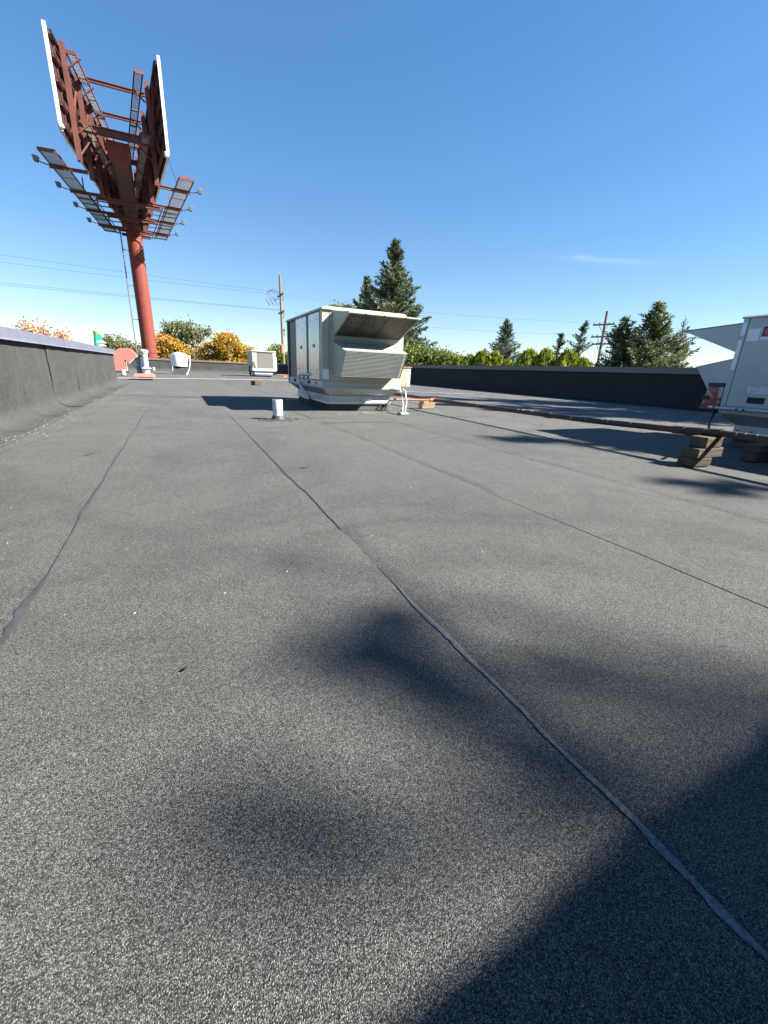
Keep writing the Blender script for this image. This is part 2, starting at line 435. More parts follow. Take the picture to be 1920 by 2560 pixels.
XL, XR, YB, YF = -1.48, 11.8, -2.6, 38.0        # inner faces of the parapets
roof = struct(MB().box((-8.2, YB - .3, GZ + .01), (XR + .25, YF + .25, -0.012)).build('roof', m_deck, smooth=False))
roof['_o'] = (0, 0, 0)
PITCH = 0.965
def wob(y, seed, amp): return amp * (mnoise.noise(Vector((y * 1.7, seed * 7.3, 0))) + .5 * mnoise.noise(Vector((y * 6.1, seed * 3.1, 4))))
xs = -0.42
k0 = -8
strip_xs = [xs + PITCH * k for k in range(k0, 13)]
for si, x0 in enumerate(strip_xs):
    if x0 > XR - .02: continue
    x1 = min(x0 + PITCH + .07, XR)
    ya = 13.7 if x0 + PITCH < XL + .02 else YB
    ys = list(np.arange(ya, 12, .12)) + list(np.arange(max(12, ya), YF + .01, 1.3))
    if ys[-1] < YF: ys.append(YF)
    st = .0028 if si in (-k0, -k0 + 1) else .0019
    b = MB(); vs = []
    for y in ys:
        e = wob(y, si, .012)
        xa = x0 + e
        if ya == YB and xa < XL and y < 13.7: xa = XL
        u = .0018 * mnoise.noise(Vector((x0, y * .8, 9)))
        vs += [(xa, y, .0005), (xa + .002, y, st + u), (xa + .09, y, st + .0004 + u), ((x0 + x1) / 2, y, .0028 + u * .5), (x1, y, .0008)]
    fs = []
    for i in range(len(ys) - 1):
        for j in range(4):
            a = i * 5 + j; fs.append((a, a + 1, a + 6, a + 5))
    b.add(vs, fs); b.build('membrane_sheet', m_roof, roof, fix=False)
# bitumen bleed-out along the laps: wide at some places, thin at others
def bead(xc, y0, y1, wfun, seed, mat=m_bead):
    b = MB(); vs = []; fs = []; ys = np.arange(y0, y1, .008 if y1 < 4 else .02)
    for i, y in enumerate(ys):
        e = wob(y, seed[0], .012); w = max(wfun(y), .0004) * (1 + .55 * mnoise.noise(Vector((y * 5, seed[1], 2))) + .45 * mnoise.noise(Vector((y * 23, seed[1], 5))) + .35 * mnoise.noise(Vector((y * 61, seed[1], 7))))
        xr = xc + e + .002 + max(w, 0) * .22; xl = xc + e - max(w, .001)
        vs += [(xl, y, .0035), ((xl + xr) / 2, y, .0050), (xr, y, .0046)]
        if i: a = (i - 1) * 3; fs += [(a, a + 1, a + 4, a + 3), (a + 1, a + 2, a + 5, a + 4)]
    b.add(vs, fs); return b.build('seam_bead', mat, roof, fix=False)
def bump1(y, c, s): return math.exp(-((y - c) / s) ** 2)
i1 = strip_xs.index(xs); i2 = i1 + 1; i3 = i1 + 2
bead(strip_xs[i1], .9, 13, lambda y: .0012 + .017 * bump1(y, 1.15, .26) + .012 * bump1(y, 2.2, .30) + .008 * bump1(y, 3.3, .5) + .006 * bump1(y, 5.4, .6), (i1, 1), m_tar)
bead(strip_xs[i2] , -.3, 1.15, lambda y: .0050 + .004 * bump1(y, .16, .08) + .006 * bump1(y, .75, .12) - .004 * bump1(y, 1.15, .2), (i2, 2), m_bead)
bead(strip_xs[i2], 1.5, 3.6, lambda y: -.001 + .013 * bump1(y, 2.6, .5) + .006 * bump1(y, 1.7, .25), (i2, 3), m_tar)
# end laps across single sheets
def endlap(xa, xb, y, w=.02, seed=0):
    b = MB(); vs = []; fs = []
    for i, x in enumerate(np.arange(xa, xb, .04)):
        e = .012 * mnoise.noise(Vector((x * 4, seed, 1))); ww = w * (1 + .5 * mnoise.noise(Vector((x * 9, seed, 2))))
        vs += [(x, y + e - ww, .0082), (x, y + e - ww / 2, .0125), (x, y + e, .009)]
        if i: a = (i - 1) * 3; fs += [(a, a + 3, a + 4, a + 1), (a + 1, a + 4, a + 5, a + 2)]
    b.add(vs, fs); b.build('end_lap', m_tar, roof, fix=False)
endlap(-1.2, strip_xs[i1], 9.35, .05, 1); endlap(strip_xs[i1], strip_xs[i2], 9.0, .05, 2)
endlap(strip_xs[i3], strip_xs[i3 + 1], 4.9, .02, 3); endlap(strip_xs[i3 + 2], strip_xs[i3 + 3], 5.4, .02, 4)

# ------------------------------------------------------------------ parapets
def flashing(parent, profile, axis, sgn, base, a, b_, seed, mat=m_flash, lift=.0):
    """one flashing sheet: profile of (distance from wall, height), running from a to b_ along the wall"""
    b = MB(); vs = []; fs = []; n = len(profile); m = max(2, int(abs(b_ - a) / .12))
    for i in range(m + 1):
        tt = a + (b_ - a) * i / m
        for j, (dd, z) in enumerate(profile):
            nn = .010 * mnoise.noise(Vector((tt * 2.2, z * 3.0 + dd * 3, seed))) + .004 * mnoise.noise(Vector((tt * 7, z * 6, seed + 3)))
            lp = lift * (1 - i / m)
            d2 = dd + .012 + (nn if j < n - 2 else nn * .3) * (1 if z > .05 else .0) + lp
            zz = z + (lp if z < .1 else 0) + (max(nn, 0) * .3 if z < .03 else 0)
            if j == n - 1: d2 += .015 * mnoise.noise(Vector((tt * 3, 1.7, seed)))
            vs.append((base + sgn * d2, tt, zz) if axis == 'y' else (tt, base + sgn * d2, zz))
    for i in range(m):
        for j in range(n - 1):
            a0 = i * n + j; fs.append((a0, a0 + 1, a0 + n + 1, a0 + n))
    b.add(vs, fs)
    return b.build('flashing_sheet', mat, parent, fix=False)
def cove(h):
    pr = [(0, h), (0, h * .75), (0, h * .5), (0, h * .32)]
    for k in range(7):
        an = k / 6 * math.pi / 2; pr.append((.16 * (1 - math.cos(an)), .012 + .16 * (1 - math.sin(an)) * .9))
    pr += [(.22, .0125), (.28, .012)]
    return pr

# near parapet on the left
par = thing('parapet', (XL, 5, 0), "grey felt covered roof parapet close by with lavender grey metal coping", "parapet")
MB().box((XL - .3, YB, -.008), (XL - .002, 13.65, .80)).build('wall_core', m_deck, par, smooth=False)
seams = [YB, -.2, 1.0, 2.2, 3.4, 4.6, 5.78, 6.95, 8.6, 10.6, 12.3, 13.65]
for i in range(len(seams) - 1):
    f = flashing(par, cove(.80), 'y', 1, XL, seams[i] - (.05 if i else 0), seams[i + 1], i * 3.1, m_flash, .006 if i == 7 else .0026)
for i, s_ in enumerate(seams[4:9]):       # tar showing along the sheet laps
    pts = [(XL + .016 + d_ , s_ - .03 + .012 * mnoise.noise(Vector((z_ * 9, i, 0))), z_ + .004) for d_, z_ in cove(.74)]
    MB().tube(pts, [(.0008 + .0030 * (i == 3) + .0012 * (i == 2)) * abs(mnoise.noise(Vector((j * 1.3, i * 2.1, 3)))) for j in range(len(pts))], 5).build('lap_tar', m_tar, par)
b = MB(); vs = []; fs = []
ysb = np.arange(3.0, 13.7, .04)
for i, y in enumerate(ysb):              # tar line where the flashing ends on the roof
    x = XL + .295 + .012 * mnoise.noise(Vector((y * 3, 1.7, 2))) ; w = .010 * (1 + .8 * mnoise.noise(Vector((y * 6, 2, 8))))
    vs += [(x - w, y, .012), (x, y, .017), (x + w, y, .008)]
    if i: a = (i - 1) * 3; fs += [(a, a + 1, a + 4, a + 3), (a + 1, a + 2, a + 5, a + 4)]
b.add(vs, fs); b.build('edge_tar', m_tar, par, fix=False)
cs = [YB, 1.9, 4.9, 7.88, 10.92, 13.72]
for i in range(len(cs) - 1):
    e = .003 * (i % 2)
    b = MB().prism([(XL - .33, .74), (XL - .33, .90 + e), (XL + .05 + e, .875 + e), (XL + .052 + e, .778), (XL + .070 + e, .760), (XL + .064, .757), (XL + .044, .776), (XL + .040, .86), (XL - .31, .885), (XL - .31, .74)], 'y', cs[i] + .004, cs[i + 1] + .02)
    b.build('coping', m_coping, par, bevel=.003)
    if i in (2, 3): # cover plate at the joint
        MB().prism([(XL - .335, .906), (XL + .058, .882), (XL + .060, .775), (XL + .054, .775), (XL + .052, .878), (XL - .333, .902)], 'y', cs[i + 1] - .05, cs[i + 1] + .05).build('joint_plate', m_coping, par)

# right parapet
par = thing('parapet', (XR, 12, 0), "long parapet, shade coloured into its near black felt, with thin grey coping in front of yellow green shrubs", "parapet")
MB().box((XR + .002, YB, -.008), (XR + .25, YF, .90)).build('wall_core', m_deck, par, smooth=False)
seams = list(np.arange(YB, YF - 1, 2.4)) + [YF]
for i in range(len(seams) - 1):
    flashing(par, cove(.92), 'y', -1, XR, seams[i] - (.04 if i else 0), seams[i + 1], 40 + i * 2.7, m_flash_shade, .005)
cs = list(np.arange(YB, YF - 1, 3.05)) + [YF]
for i in range(len(cs) - 1):
    e = .003 * (i % 2)
    MB().prism([(XR + .29, .80), (XR + .29, .985 + e), (XR - .05 - e, 1.005 + e), (XR - .052 - e, .865), (XR - .068, .848), (XR - .062, .846), (XR - .044, .864), (XR - .040, .99), (XR + .27, .97), (XR + .27, .80)], 'y', cs[i] + .004, cs[i + 1] + .02).build('coping', m_coping_grey, par, bevel=.003)

# far parapet
par = thing('parapet', (2, YF, 0), "low far parapet at the roof end with reddish brown coping behind the exhaust fan", "parapet")
MB().box((-8.0, YF + .002, -.008), (XR, YF + .25, .74)).build('wall_core', m_deck, par, smooth=False)
seams = list(np.arange(-8, XR - 1, 2.6)) + [XR]
for i in range(len(seams) - 1):
    flashing(par, cove(.76), 'x', -1, YF, seams[i] - (.04 if i else 0), seams[i + 1], 80 + i * 1.7, m_flash, .006)
cs = list(np.arange(-8, XR - 1, 3.05)) + [XR]
for i in range(len(cs) - 1):
    e = .003 * (i % 2)
    MB().prism([(YF + .28, .66), (YF + .28, .84 + e), (YF - .05 - e, .86 + e), (YF - .06 - e, .73), (YF - .05, .73), (YF - .04, .84), (YF + .26, .82), (YF + .26, .66)], 'x', cs[i] + .004, cs[i + 1] + .02).build('coping', m_coping_brown, par, bevel=.003)

# wall of the taller roof behind the camera (its shadow falls across the near corner)
wall = thing('penthouse_wall', (0.6, -1.5, 0), "plain rendered wall of the higher roof beside the viewpoint casting the near shadow", "wall")
wy = lambda x: -1.42 + .055 * (x - 3.2)
def slanted(x0, x1, d0, d1, z0, z1):
    return MB().hexa([(x0, wy(x0) - d1, z0), (x1, wy(x1) - d1, z0), (x1, wy(x1) - d0, z0), (x0, wy(x0) - d0, z0), (x0, wy(x0) - d1, z1), (x1, wy(x1) - d1, z1), (x1, wy(x1) - d0, z1), (x0, wy(x0) - d0, z1)])
slanted(-1.16, 11.35, .04, .33, -.006, 2.50).build('wall', m_brick, wall, smooth=False)
slanted(-1.20, 11.40, 0, .37, 2.50, 2.565).build('coping', m_coping_grey, wall, bevel=.004)

# ------------------------------------------------------------------ rooftop unit in the middle
U = thing('rooftop_unit', (2.6, 7.4, 0), "large pale rooftop air unit with dark open intake hood above a louvred hood", "rooftop unit", "rooftop air units")
XA, XB, YA, YZ = 1.945, 3.275, 6.33, 8.54
def frustum(x0, x1, y0, y1, z0, X0, X1, Y0, Y1, Z1):
    return MB().hexa([(x0, y0, z0), (x1, y0, z0), (x1, y1, z0), (x0, y1, z0), (X0, Y0, Z1), (X1, Y0, Z1), (X1, Y1, Z1), (X0, Y1, Z1)])
frustum(2.085, 3.115, 6.43, 8.42, .004, 2.11, 3.10, 6.46, 8.38, .105).build('curb', m_flash, U, bevel=.01)
b = MB().box((2.09, 6.44, .155), (3.13, 8.40, .228)); b.build('curb_ring', m_galv_dull, U, bevel=.003)
b = MB().box((2.078, 6.428, .102), (3.142, 8.412, .137)); b.box((2.086, 6.436, .137), (3.134, 8.404, .155)); b.build('ring_flange', m_galv, U, bevel=.003)
b = MB()
for i, (x, w) in enumerate(((2.16, .0), (2.62, .18), (3.05, .0))):
    b.box((x, 6.434, .165), (x + .012, 6.441, .177))
b.box((2.62, 6.431, .160), (2.80, 6.4405, .222))
build_each(b, 'ring_plate', m_galv, U)
frustum(2.10, 3.12, 6.45, 8.39, .228, XA + .005, XB - .01, YA + .005, YZ - .01, .338).build('curb_adapter', m_galv_dull, U)
b = MB().box((XA - .006, YA - .006, .338), (XB + .0, YZ, .366)); b.build('rail_flange', m_unit, U, bevel=.002)
b = MB().box((XA, YA, .366), (XB - .004, YZ, .442)); b.build('base_rail', m_unit_grey, U, bevel=.002)
b = MB()
for ya, yb in ((8.42, 8.50), (7.92, 8.10), (6.98, 7.15)): b.box((XA - .0025, ya, .377), (XA + .03, yb, .428))
for yy in (6.61, 6.655): b.box((XA - .0025, yy, .385), (XA + .02, yy + .022, .420))
build_each(b, 'lifting_hole', m_dark, U, smooth=False)
build_each(MB().box((2.80, YA - .0035, .352), (2.90, YA + .01, .362)).box((3.06, YA - .009, .344), (3.17, YA, .362)), 'rail_plate', m_galv, U)
# cabinet
MB().box((XA + .03, YA + .03, .442), (XB - .03, YZ - .01, 1.40)).build('cabinet', m_unit, U, smooth=False)
bx = MB().prism([(YA + .012, .444), (YA, .444), (YA, 1.412), (YA + .012, 1.412)], 'x', XA + .002, 2.054); bx.box((XA, YA + .002, .444), (XA + .03, YA + .09, 1.412))
bx.build('corner_post', m_unit, U, bevel=.004)
MB().box((2.060, YA - .002, .444), (XB, YA + .03, 1.412)).build('front_panel', m_unit, U, bevel=.003)
MB().box((XB - .03, YA + .031, .444), (XB + .0005, YZ, 1.412)).build('side_panel', m_unit, U, bevel=.003)
MB().box((XA + .03, YZ - .01, .444), (XB - .03, YZ, 1.412)).build('rear_panel', m_unit, U)
# left face: panel, groove, panel, coil, end post
MB().box((XA - .004, 6.45, .452), (XA + .03, 7.03, 1.404)).build('access_panel', m_unit_b, U, bevel=.006)
MB().box((XA + .014, 7.03, .452), (XA + .03, 7.16, 1.404)).build('panel_groove', m_greenmetal, U)
MB().box((XA - .003, 7.165, .452), (XA + .03, 7.84, 1.404)).build('access_panel', m_unit_b, U, bevel=.006)
MB().box((XA + .020, 7.845, .455), (XA + .03, 8.36, 1.404)).build('coil', m_coil, U, smooth=False)
MB().box((XA + .022, 8.36, .455), (XA + .03, 8.48, 1.404)).build('coil_gap', m_dark, U, smooth=False)
MB().box((XA, 8.48, .446), (XA + .03, 8.54, 1.41)).build('corner_post', m_greenmetal, U, bevel=.003)
b = MB()
for y in np.arange(6.55, 8.5, .22): b.tube([(XA - .010, y, 1.396), (XA + .001, y, 1.396)], .007, 6)
for z in (.62, .82, 1.02, 1.22, 1.36): b.tube([(2.085, YA - .010, z), (2.085, YA, z)], .007, 6)
stuff(b.build('screw', m_greenmetal, U))
MB().prism([(XA - .018, 1.412), (XA - .018, 1.428), (XA + .005, 1.452), (XA + .04, 1.462), (XB - .02, 1.462), (XB + .02, 1.444), (XB + .03, 1.425), (XB + .03, 1.412)], 'y', YA - .022, YZ + .02).build('roof_cap', m_unit, U, bevel=.008)
b = MB()
for y, z in ((6.56, 1.30), (6.56, .60), (6.92, 1.30), (6.92, .60), (7.26, 1.30), (7.26, .60), (7.74, 1.30), (7.74, .60)): b.tube([(XA - .0075, y, z), (XA - .004, y, z)], .010, 8)
stuff(b.build('panel_fastener', m_greenmetal, U))
build_each(MB().box((XA - .012, 6.70, .92), (XA - .004, 6.78, .97)).box((XA - .012, 7.46, .92), (XA - .003, 7.54, .97)), 'panel_handle', m_greenmetal, U, bevel=.003)
MB().box((2.16, YA - .004, .46), (2.30, YA - .002, .505)).build('rating_plate', m_galv, U)
# paper label on the corner post
t = NT("label_lines"); 
wv = t.n.new("ShaderNodeTexBrick"); wv.inputs["Scale"].default_value = 75
for k_, v_ in (("Color1", (.68, .74, .84, 1)), ("Color2", (.74, .78, .85, 1)), ("Mortar", (.30, .34, .50, 1))): wv.inputs[k_].default_value = v_
wv.inputs["Mortar Size"].default_value = .012
t.l.new(t.vec((1, 1, 1.6)), wv.inputs["Vector"])
mapn = t.n.new("ShaderNodeMapping"); mapn.inputs["Rotation"].default_value = (RAD(90), 0, 0); t.l.new(t.tc.outputs["Object"], mapn.inputs[0]); t.l.new(mapn.outputs[0], wv.inputs["Vector"])
m_lines = t.set(wv.outputs[0], .4)
MB().box((1.955, YA - .002, .475), (2.050, YA, .615)).build('label', m_lines, U, smooth=False)
# upper intake hood (open towards the lower front)
hx0, hx1 = 2.115, 3.19
tip = (5.68, 1.335); top = (YA, 1.400); low = (YA, 1.072)
b = MB()
b.add([(hx0, top[0], top[1]), (hx1, top[0], top[1]), (hx1, tip[0], tip[1] + .012), (hx0, tip[0], tip[1] + .012),
       (hx0, top[0], top[1] - .006), (hx1, top[0], top[1] - .006), (hx1, tip[0], tip[1]), (hx0, tip[0], tip[1])],
      [(0, 1, 2, 3), (4, 7, 6, 5), (0, 4, 5, 1), (3, 2, 6, 7), (0, 3, 7, 4), (1, 5, 6, 2)])
b.prism([top, tip, low], 'x', hx0 - .006, hx0 + .002); b.prism([top, tip, low], 'x', hx1 - .002, hx1 + .006)
hood = b.build('intake_hood', m_unit, U)
# filter frame along the open slanting side
dv = Vector((0, low[0] - tip[0], low[1] - tip[1])); nv = Vector((0, -dv.z, dv.y)).normalized()
if nv.z > 0: nv = -nv
def slab(x0, x1, f0, f1, d0, d1):
    P = lambda x, f, d: Vector((x, tip[0], tip[1])) + dv * f + nv * d
    return [P(x0, f0, d0), P(x1, f0, d0), P(x1, f1, d0), P(x0, f1, d0), P(x0, f0, d1), P(x1, f0, d1), P(x1, f1, d1), P(x0, f1, d1)]
MB().hexa(slab(hx0 + .012, hx1 - .012, .03, .97, -.008, -.002)).build('filter', m_filter, hood, smooth=False)
b = MB(); b.hexa(slab(hx0, hx0 + .018, 0, 1, -.004, .006)); b.hexa(slab(hx1 - .018, hx1, 0, 1, -.004, .006)); b.hexa(slab(hx0 + .018, hx1 - .018, .955, 1, -.004, .006)); b.hexa(slab(hx0 + .018, hx1 - .018, 0, .035, -.004, .004))
b.build('filter_frame', m_unit, hood)
b = MB()
for x in (hx0 + .30, hx0 + .62): b.hexa(slab(x, x + .012, .03, .95, -.0015, .001))
build_each(b, 'filter_joint', m_black, hood)
b = MB()
for x in (2.35, 2.62, 2.95): b.hexa(slab(x, x + .02, -.012, .05, .004, .010))
build_each(b, 'filter_clip', m_black, hood)
MB().box((hx0 + .03, YA - .022, 1.030), (hx1 - .06, YA - .002, 1.072)).build('hood_flange', m_unit, U, bevel=.003)
b = MB()
for x in np.arange(2.18, 3.12, .19): b.tube([(x, YA - .028, 1.05), (x, YA - .02, 1.05)], .007, 6)
stuff(b.build('screw', m_galv, U))
# lower louvred hood
lx0, lx1 = 2.125, 3.105
prof = [(YA - .002, 1.005), (5.858, .878), (6.065, .520), (YA - .002, .520)]
b = MB(); b.prism([(prof[0][0], prof[0][1]), (prof[1][0], prof[1][1]), (prof[1][0], prof[1][1] - .010), (prof[0][0], prof[0][1] - .010)], 'x', lx0, lx1)
b.prism(prof, 'x', lx0 - .006, lx0 + .004); b.prism(prof, 'x', lx1 - .004, lx1 + .006)
b.prism([prof[2], prof[3], (prof[3][0], .526), (prof[2][0], .526)], 'x', lx0, lx1)
lh = b.build('louvre_hood', m_unit, U)
b = MB(); n = 20
p1, p2 = Vector((0, 5.858, .878)), Vector((0, 6.065, .520))
for i in range(n):
    a = p1.lerp(p2, i / n); c = p1.lerp(p2, (i + .70) / n)
    b.hexa([(lx0 + .02, a.y - .001, c.z), (lx1 - .02, a.y - .001, c.z), (lx1 - .02, a.y + .002, c.z), (lx0 + .02, a.y + .002, c.z), (lx0 + .02, a.y + .003, a.z), (lx1 - .02, a.y + .003, a.z), (lx1 - .02, a.y + .006, a.z), (lx0 + .02, a.y + .006, a.z)])
for f in (.25, .5, .75):
    x = lx0 + (lx1 - lx0) * f; b.bar((x, p1.y - .0015, p1.z - .01), (x, p2.y - .0015, p2.z + .01), .006, .003)
b.build('louvre', m_louvre_lit, lh, smooth=False)
dl = (p2 - p1).normalized(); ln = Vector((0, -dl.z, dl.y)); ln = ln if ln.y < 0 else -ln
b = MB()
def strip(x0, x1, f0, f1):
    a, c = p1.lerp(p2, f0), p1.lerp(p2, f1)
    o1, o2 = ln * .004, ln * -.006
    b.hexa([(x0, a.y + o2.y, a.z + o2.z), (x1, a.y + o2.y, a.z + o2.z), (x1, c.y + o2.y, c.z + o2.z), (x0, c.y + o2.y, c.z + o2.z), (x0, a.y + o1.y, a.z + o1.z), (x1, a.y + o1.y, a.z + o1.z), (x1, c.y + o1.y, c.z + o1.z), (x0, c.y + o1.y, c.z + o1.z)])
strip(lx0 - .004, lx0 + .02, 0, 1); strip(lx1 - .02, lx1 + .004, 0, 1); strip(lx0 + .02, lx1 - .02, 0, .035); strip(lx0 + .02, lx1 - .02, .965, 1)
b.build('louvre_frame', m_unit, lh)
MB().prism([(5.87, .85), (6.07, .525), (6.30, .53), (6.30, .85)], 'x', lx0 + .01, lx0 + .014).prism([(6.0, .86), (6.16, .54), (6.17, .54), (6.01, .86)], 'x', lx0 + .02, lx1 - .02).build('louvre_backing', m_unit_grey, lh, smooth=False)
# drain pipe on the left face
pts = [(XA + .01, 7.03, .520), (XA - .035, 7.05, .525), (XA - .045, 7.25, .522), (XA - .045, 7.42, .517), (XA - .045, 7.50, .495), (XA - .045, 7.53, .45), (XA - .04, 7.53, .38), (XA - .03, 7.49, .31), (XA + .0, 7.36, .235), (XA + .05, 7.26, .175), (XA + .075, 7.27, .14), (XA + .085, 7.36, .120), (XA + .09, 7.55, .118), (XA + .095, 7.8, .115)]
dp = MB().tube(pts, .024, 10).build('drain_pipe', m_pvc, U)
b = MB()
for i in (3, 6, 8, 11): 
    p, q = Vector(pts[i]), Vector(pts[i + 1]); b.tube([p.lerp(q, .1), p.lerp(q, .45)], .029, 10)
build_each(b, 'pipe_collar', m_pvc, dp)
MB().tube([(XA + .118, 7.50, .118), (XA + .118, 6.46, .118)], .021, 10).build('drain_pipe', m_pvc, U)
# rusty disconnect box on the right
bxo = MB().box((XB + .002, 6.60, .378), (XB + .305, 6.80, .685)).build('disconnect_box', m_rustbox, U, bevel=.008)
MB().box((XB + .225, 6.594, .385), (XB + .30, 6.602, .665)).build('box_cover', m_white, bxo, bevel=.003)
MB().box((XB - .002, 6.585, .685), (XB + .315, 6.815, .702)).build('box_lid', m_pipe_red, bxo, bevel=.003)
MB().tube([(XB + .305, 6.72, .53), (XB + .325, 6.72, .53)], .022, 10).tube([(XB + .325, 6.72, .53), (XB + .345, 6.72, .55)], .014, 8).build('box_knob', m_black, bxo)
b = MB()
for dx in (0, .055):
    b.tube([(3.42 + dx * .5, 6.70, .378), (3.41 + dx, 6.67, .345), (3.34 + dx, 6.50, .335 + dx * .2), (3.22 + dx, 6.18, .27 + dx), (3.08 + dx, 5.86, .14 + dx * .6), (3.00 + dx * .8, 5.72, .062), (2.995 + dx * .8, 5.715, .03)], .0125, 8)
build_each(b, 'flexible_conduit', m_conduit, U)
MB().tube([(3.405, 6.70, .385), (3.405, 6.68, .335)], .022, 10).build('conduit_fitting', m_black, U)
b = MB().tube([(2.96, 6.475, .10), (2.95, 6.43, .08), (2.93, 6.36, .03), (2.91, 6.34, .012)], .010, 8)
b.tube([(3.06, 6.475, .10), (3.04, 6.41, .08), (3.02, 6.37, .05), (3.0, 6.36, .012)], .010, 8); build_each(b, 'cable', m_black, U)
o = MB().box((2.955, 5.68, .008), (3.085, 5.80, .042)).build('concrete_pad', m_conc, bevel=.006); rebase(o, (3.02, 5.74, 0))
tag(o, "small white concrete pad on the roof under two flexible conduits", "pad")

# ------------------------------------------------------------------ rooftop unit at the right edge
U2 = thing('rooftop_unit', (5.8, 1.6, 0), "shaded grey rooftop air unit cut by the frame edge with red round label", "rooftop unit", "rooftop air units")
X2, Y2, Y2b, X2b = 5.2, 2.655, .45, 6.55
frustum(5.30, 6.50, .50, 2.55, .004, 5.37, 6.42, .58, 2.50, .09).build('curb', m_roof, U2, bevel=.01)
MB().box((5.335, .55, .120), (6.45, 2.53, .224)).build('curb_ring', m_galv_dull, U2, bevel=.003)
MB().box((5.322, .54, .078), (6.46, 2.543, .120)).build('ring_flange', m_galv, U2, bevel=.004)
b = MB()
for y in (2.49, 2.36): b.tube([(5.333, y, .17), (5.328, y, .17)], .008, 8)
build_each(b, 'ring_hole', m_dark, U2)
frustum(5.345, 6.44, .56, 2.52, .224, X2 + .01, X2b - .01, Y2b + .01, Y2 - .01, .338).build('curb_adapter', m_galv_dull, U2)
MB().box((X2 + .004, Y2b, .338), (X2b, Y2 - .004, .352)).build('rail_flange', m_unit, U2)
b = MB(); b.box((X2, Y2b, .352), (X2b, Y2, .412)); b.build('base_rail', m_unit_grey, U2, bevel=.008)
MB().tube([(X2 - .014, 2.69, .388), (X2 - .014, 1.0, .388)], .017, 10).build('drain_pipe', m_galv_dull, U2)
MB().tube([(X2 - .014, 2.745, .388), (X2 - .014, 2.70, .388)], .022, 10).build('pipe_cap', m_galv, U2)
b = MB()
for y in (2.478, 2.415): b.tube([(X2 - .033, y, .388), (X2 - .026, y, .388)], .011, 10)
build_each(b, 'lifting_hole', m_dark, U2)
MB().box((X2 + .02, Y2b, .412), (X2b - .02, Y2 - .02, 1.24)).build('cabinet', m_unit_grey, U2, smooth=False)
MB().box((X2 - .001, 2.603, .412), (X2 + .03, Y2, 1.262)).build('corner_post', m_unit_grey, U2, bevel=.004)
MB().box((X2, 1.55, .414), (X2 + .03, 2.599, 1.258)).build('side_panel', m_unit_grey, U2, bevel=.003)
MB().box((X2, Y2b, .414), (X2 + .03, 1.546, 1.258)).build('side_panel', m_unit_grey, U2, bevel=.003)
MB().box((X2 + .03, Y2 - .02, .412), (X2b, Y2 + .0, 1.262)).build('end_panel', m_unit_grey, U2, bevel=.003)
MB().prism([(X2 - .014, 1.258), (X2 - .014, 1.270), (X2 + .03, 1.296), (X2b - .03, 1.296), (X2b + .02, 1.270), (X2b + .02, 1.258)], 'y', Y2b - .02, Y2 + .014).build('roof_cap', m_unit_grey, U2, bevel=.006)
b = MB()
for z0, z1 in ((.915, 1.06), (.775, .91), (1.10, 1.225)): b.box((X2 - .0035, 2.612, z0), (X2 - .001, 2.650, z1))
build_each(b, 'white_label', m_sticker, U2, smooth=False)
MB().box((X2 - .0025, 2.482, 1.045), (X2, 2.582, 1.160)).build('white_label', m_sticker, U2, smooth=False)
lb = MB().box((X2 - .002, 2.345, 1.055), (X2, 2.468, 1.18)).build('warning_label', m_sticker, U2, smooth=False)
MB().box((X2 - .003, 2.345, 1.082), (X2 - .0018, 2.464, 1.176)).build('label_field', m_navy, lb, smooth=False)
bmv = MB(); vs = [(X2 - .0045, 2.402 + .042 * math.cos(a), 1.128 + .042 * math.sin(a)) for a in np.linspace(0, 2 * math.pi, 24, endpoint=False)]
bmv.tube([(X2 - .0045, 2.402, 1.128), (X2 - .0028, 2.402, 1.128)], .042, 24); bmv.build('label_disc', m_red, lb, smooth=False)
b = MB()
for i in range(9): 
    z = .555 + i * .0072
    for y0, y1 in ((2.25, 2.285), (2.29, 2.345), (2.35, 2.405), (2.41, 2.45)):
        if random.random() < .88: b.box((X2 - .0018, y0 + random.random() * .008, z), (X2 + .001, y1, z + .0042))
for y in (2.2875, 2.3475, 2.4075): b.box((X2 - .0017, y - .001, .553), (X2 + .001, y + .001, .622))
b.box((X2 - .0017, 2.25, .553), (X2 + .001, 2.452, .5555)); b.build('data_label', m_sticker, U2, smooth=False)
hh = MB().box((X2 - .004, 2.275, .455), (X2 + .001, 2.425, .515)).build('hand_hole', m_black, U2, bevel=.012)
MB().box((X2 - .0055, 2.293, .466), (X2 - .003, 2.408, .505)).build('recess', m_dark, hh, smooth=False)
h1 = MB().prism([(Y2, 1.215), (3.20, 1.176), (3.20, 1.166), (Y2, .945)], 'x', X2 + .005, X2b - .1).build('intake_hood', m_unit_grey, U2, bevel=.003)
MB().prism([(Y2, 1.222), (3.21, 1.183), (3.21, 1.176), (Y2, 1.214)], 'x', X2 - .001, X2b - .09).build('hood_lid', m_greenmetal, h1)
h2 = MB().prism([(Y2, .878), (2.987, .796), (2.816, .562), (Y2, .562)], 'x', X2 + .005, X2b - .1).build('louvre_hood', m_unit_grey, U2, bevel=.003)
MB().prism([(Y2, .884), (2.993, .802), (2.990, .790), (Y2, .872)], 'x', X2 - .001, X2b - .09).build('hood_lid', m_unit_grey, h2)
bo = MB().hexa([(X2 - .01, 2.66, .385), (X2 + .16, 2.66, .385), (X2 + .16, 2.845, .365), (X2 - .01, 2.845, .365), (X2 - .01, 2.66, .632), (X2 + .16, 2.66, .632), (X2 + .16, 2.80, .628), (X2 - .01, 2.80, .628)]).build('disconnect_box', m_rustbox_red, U2, bevel=.005)
MB().box((X2 - .016, 2.656, .600), (X2 + .165, 2.812, .640)).build('box_lid', m_pipe, bo, bevel=.004)
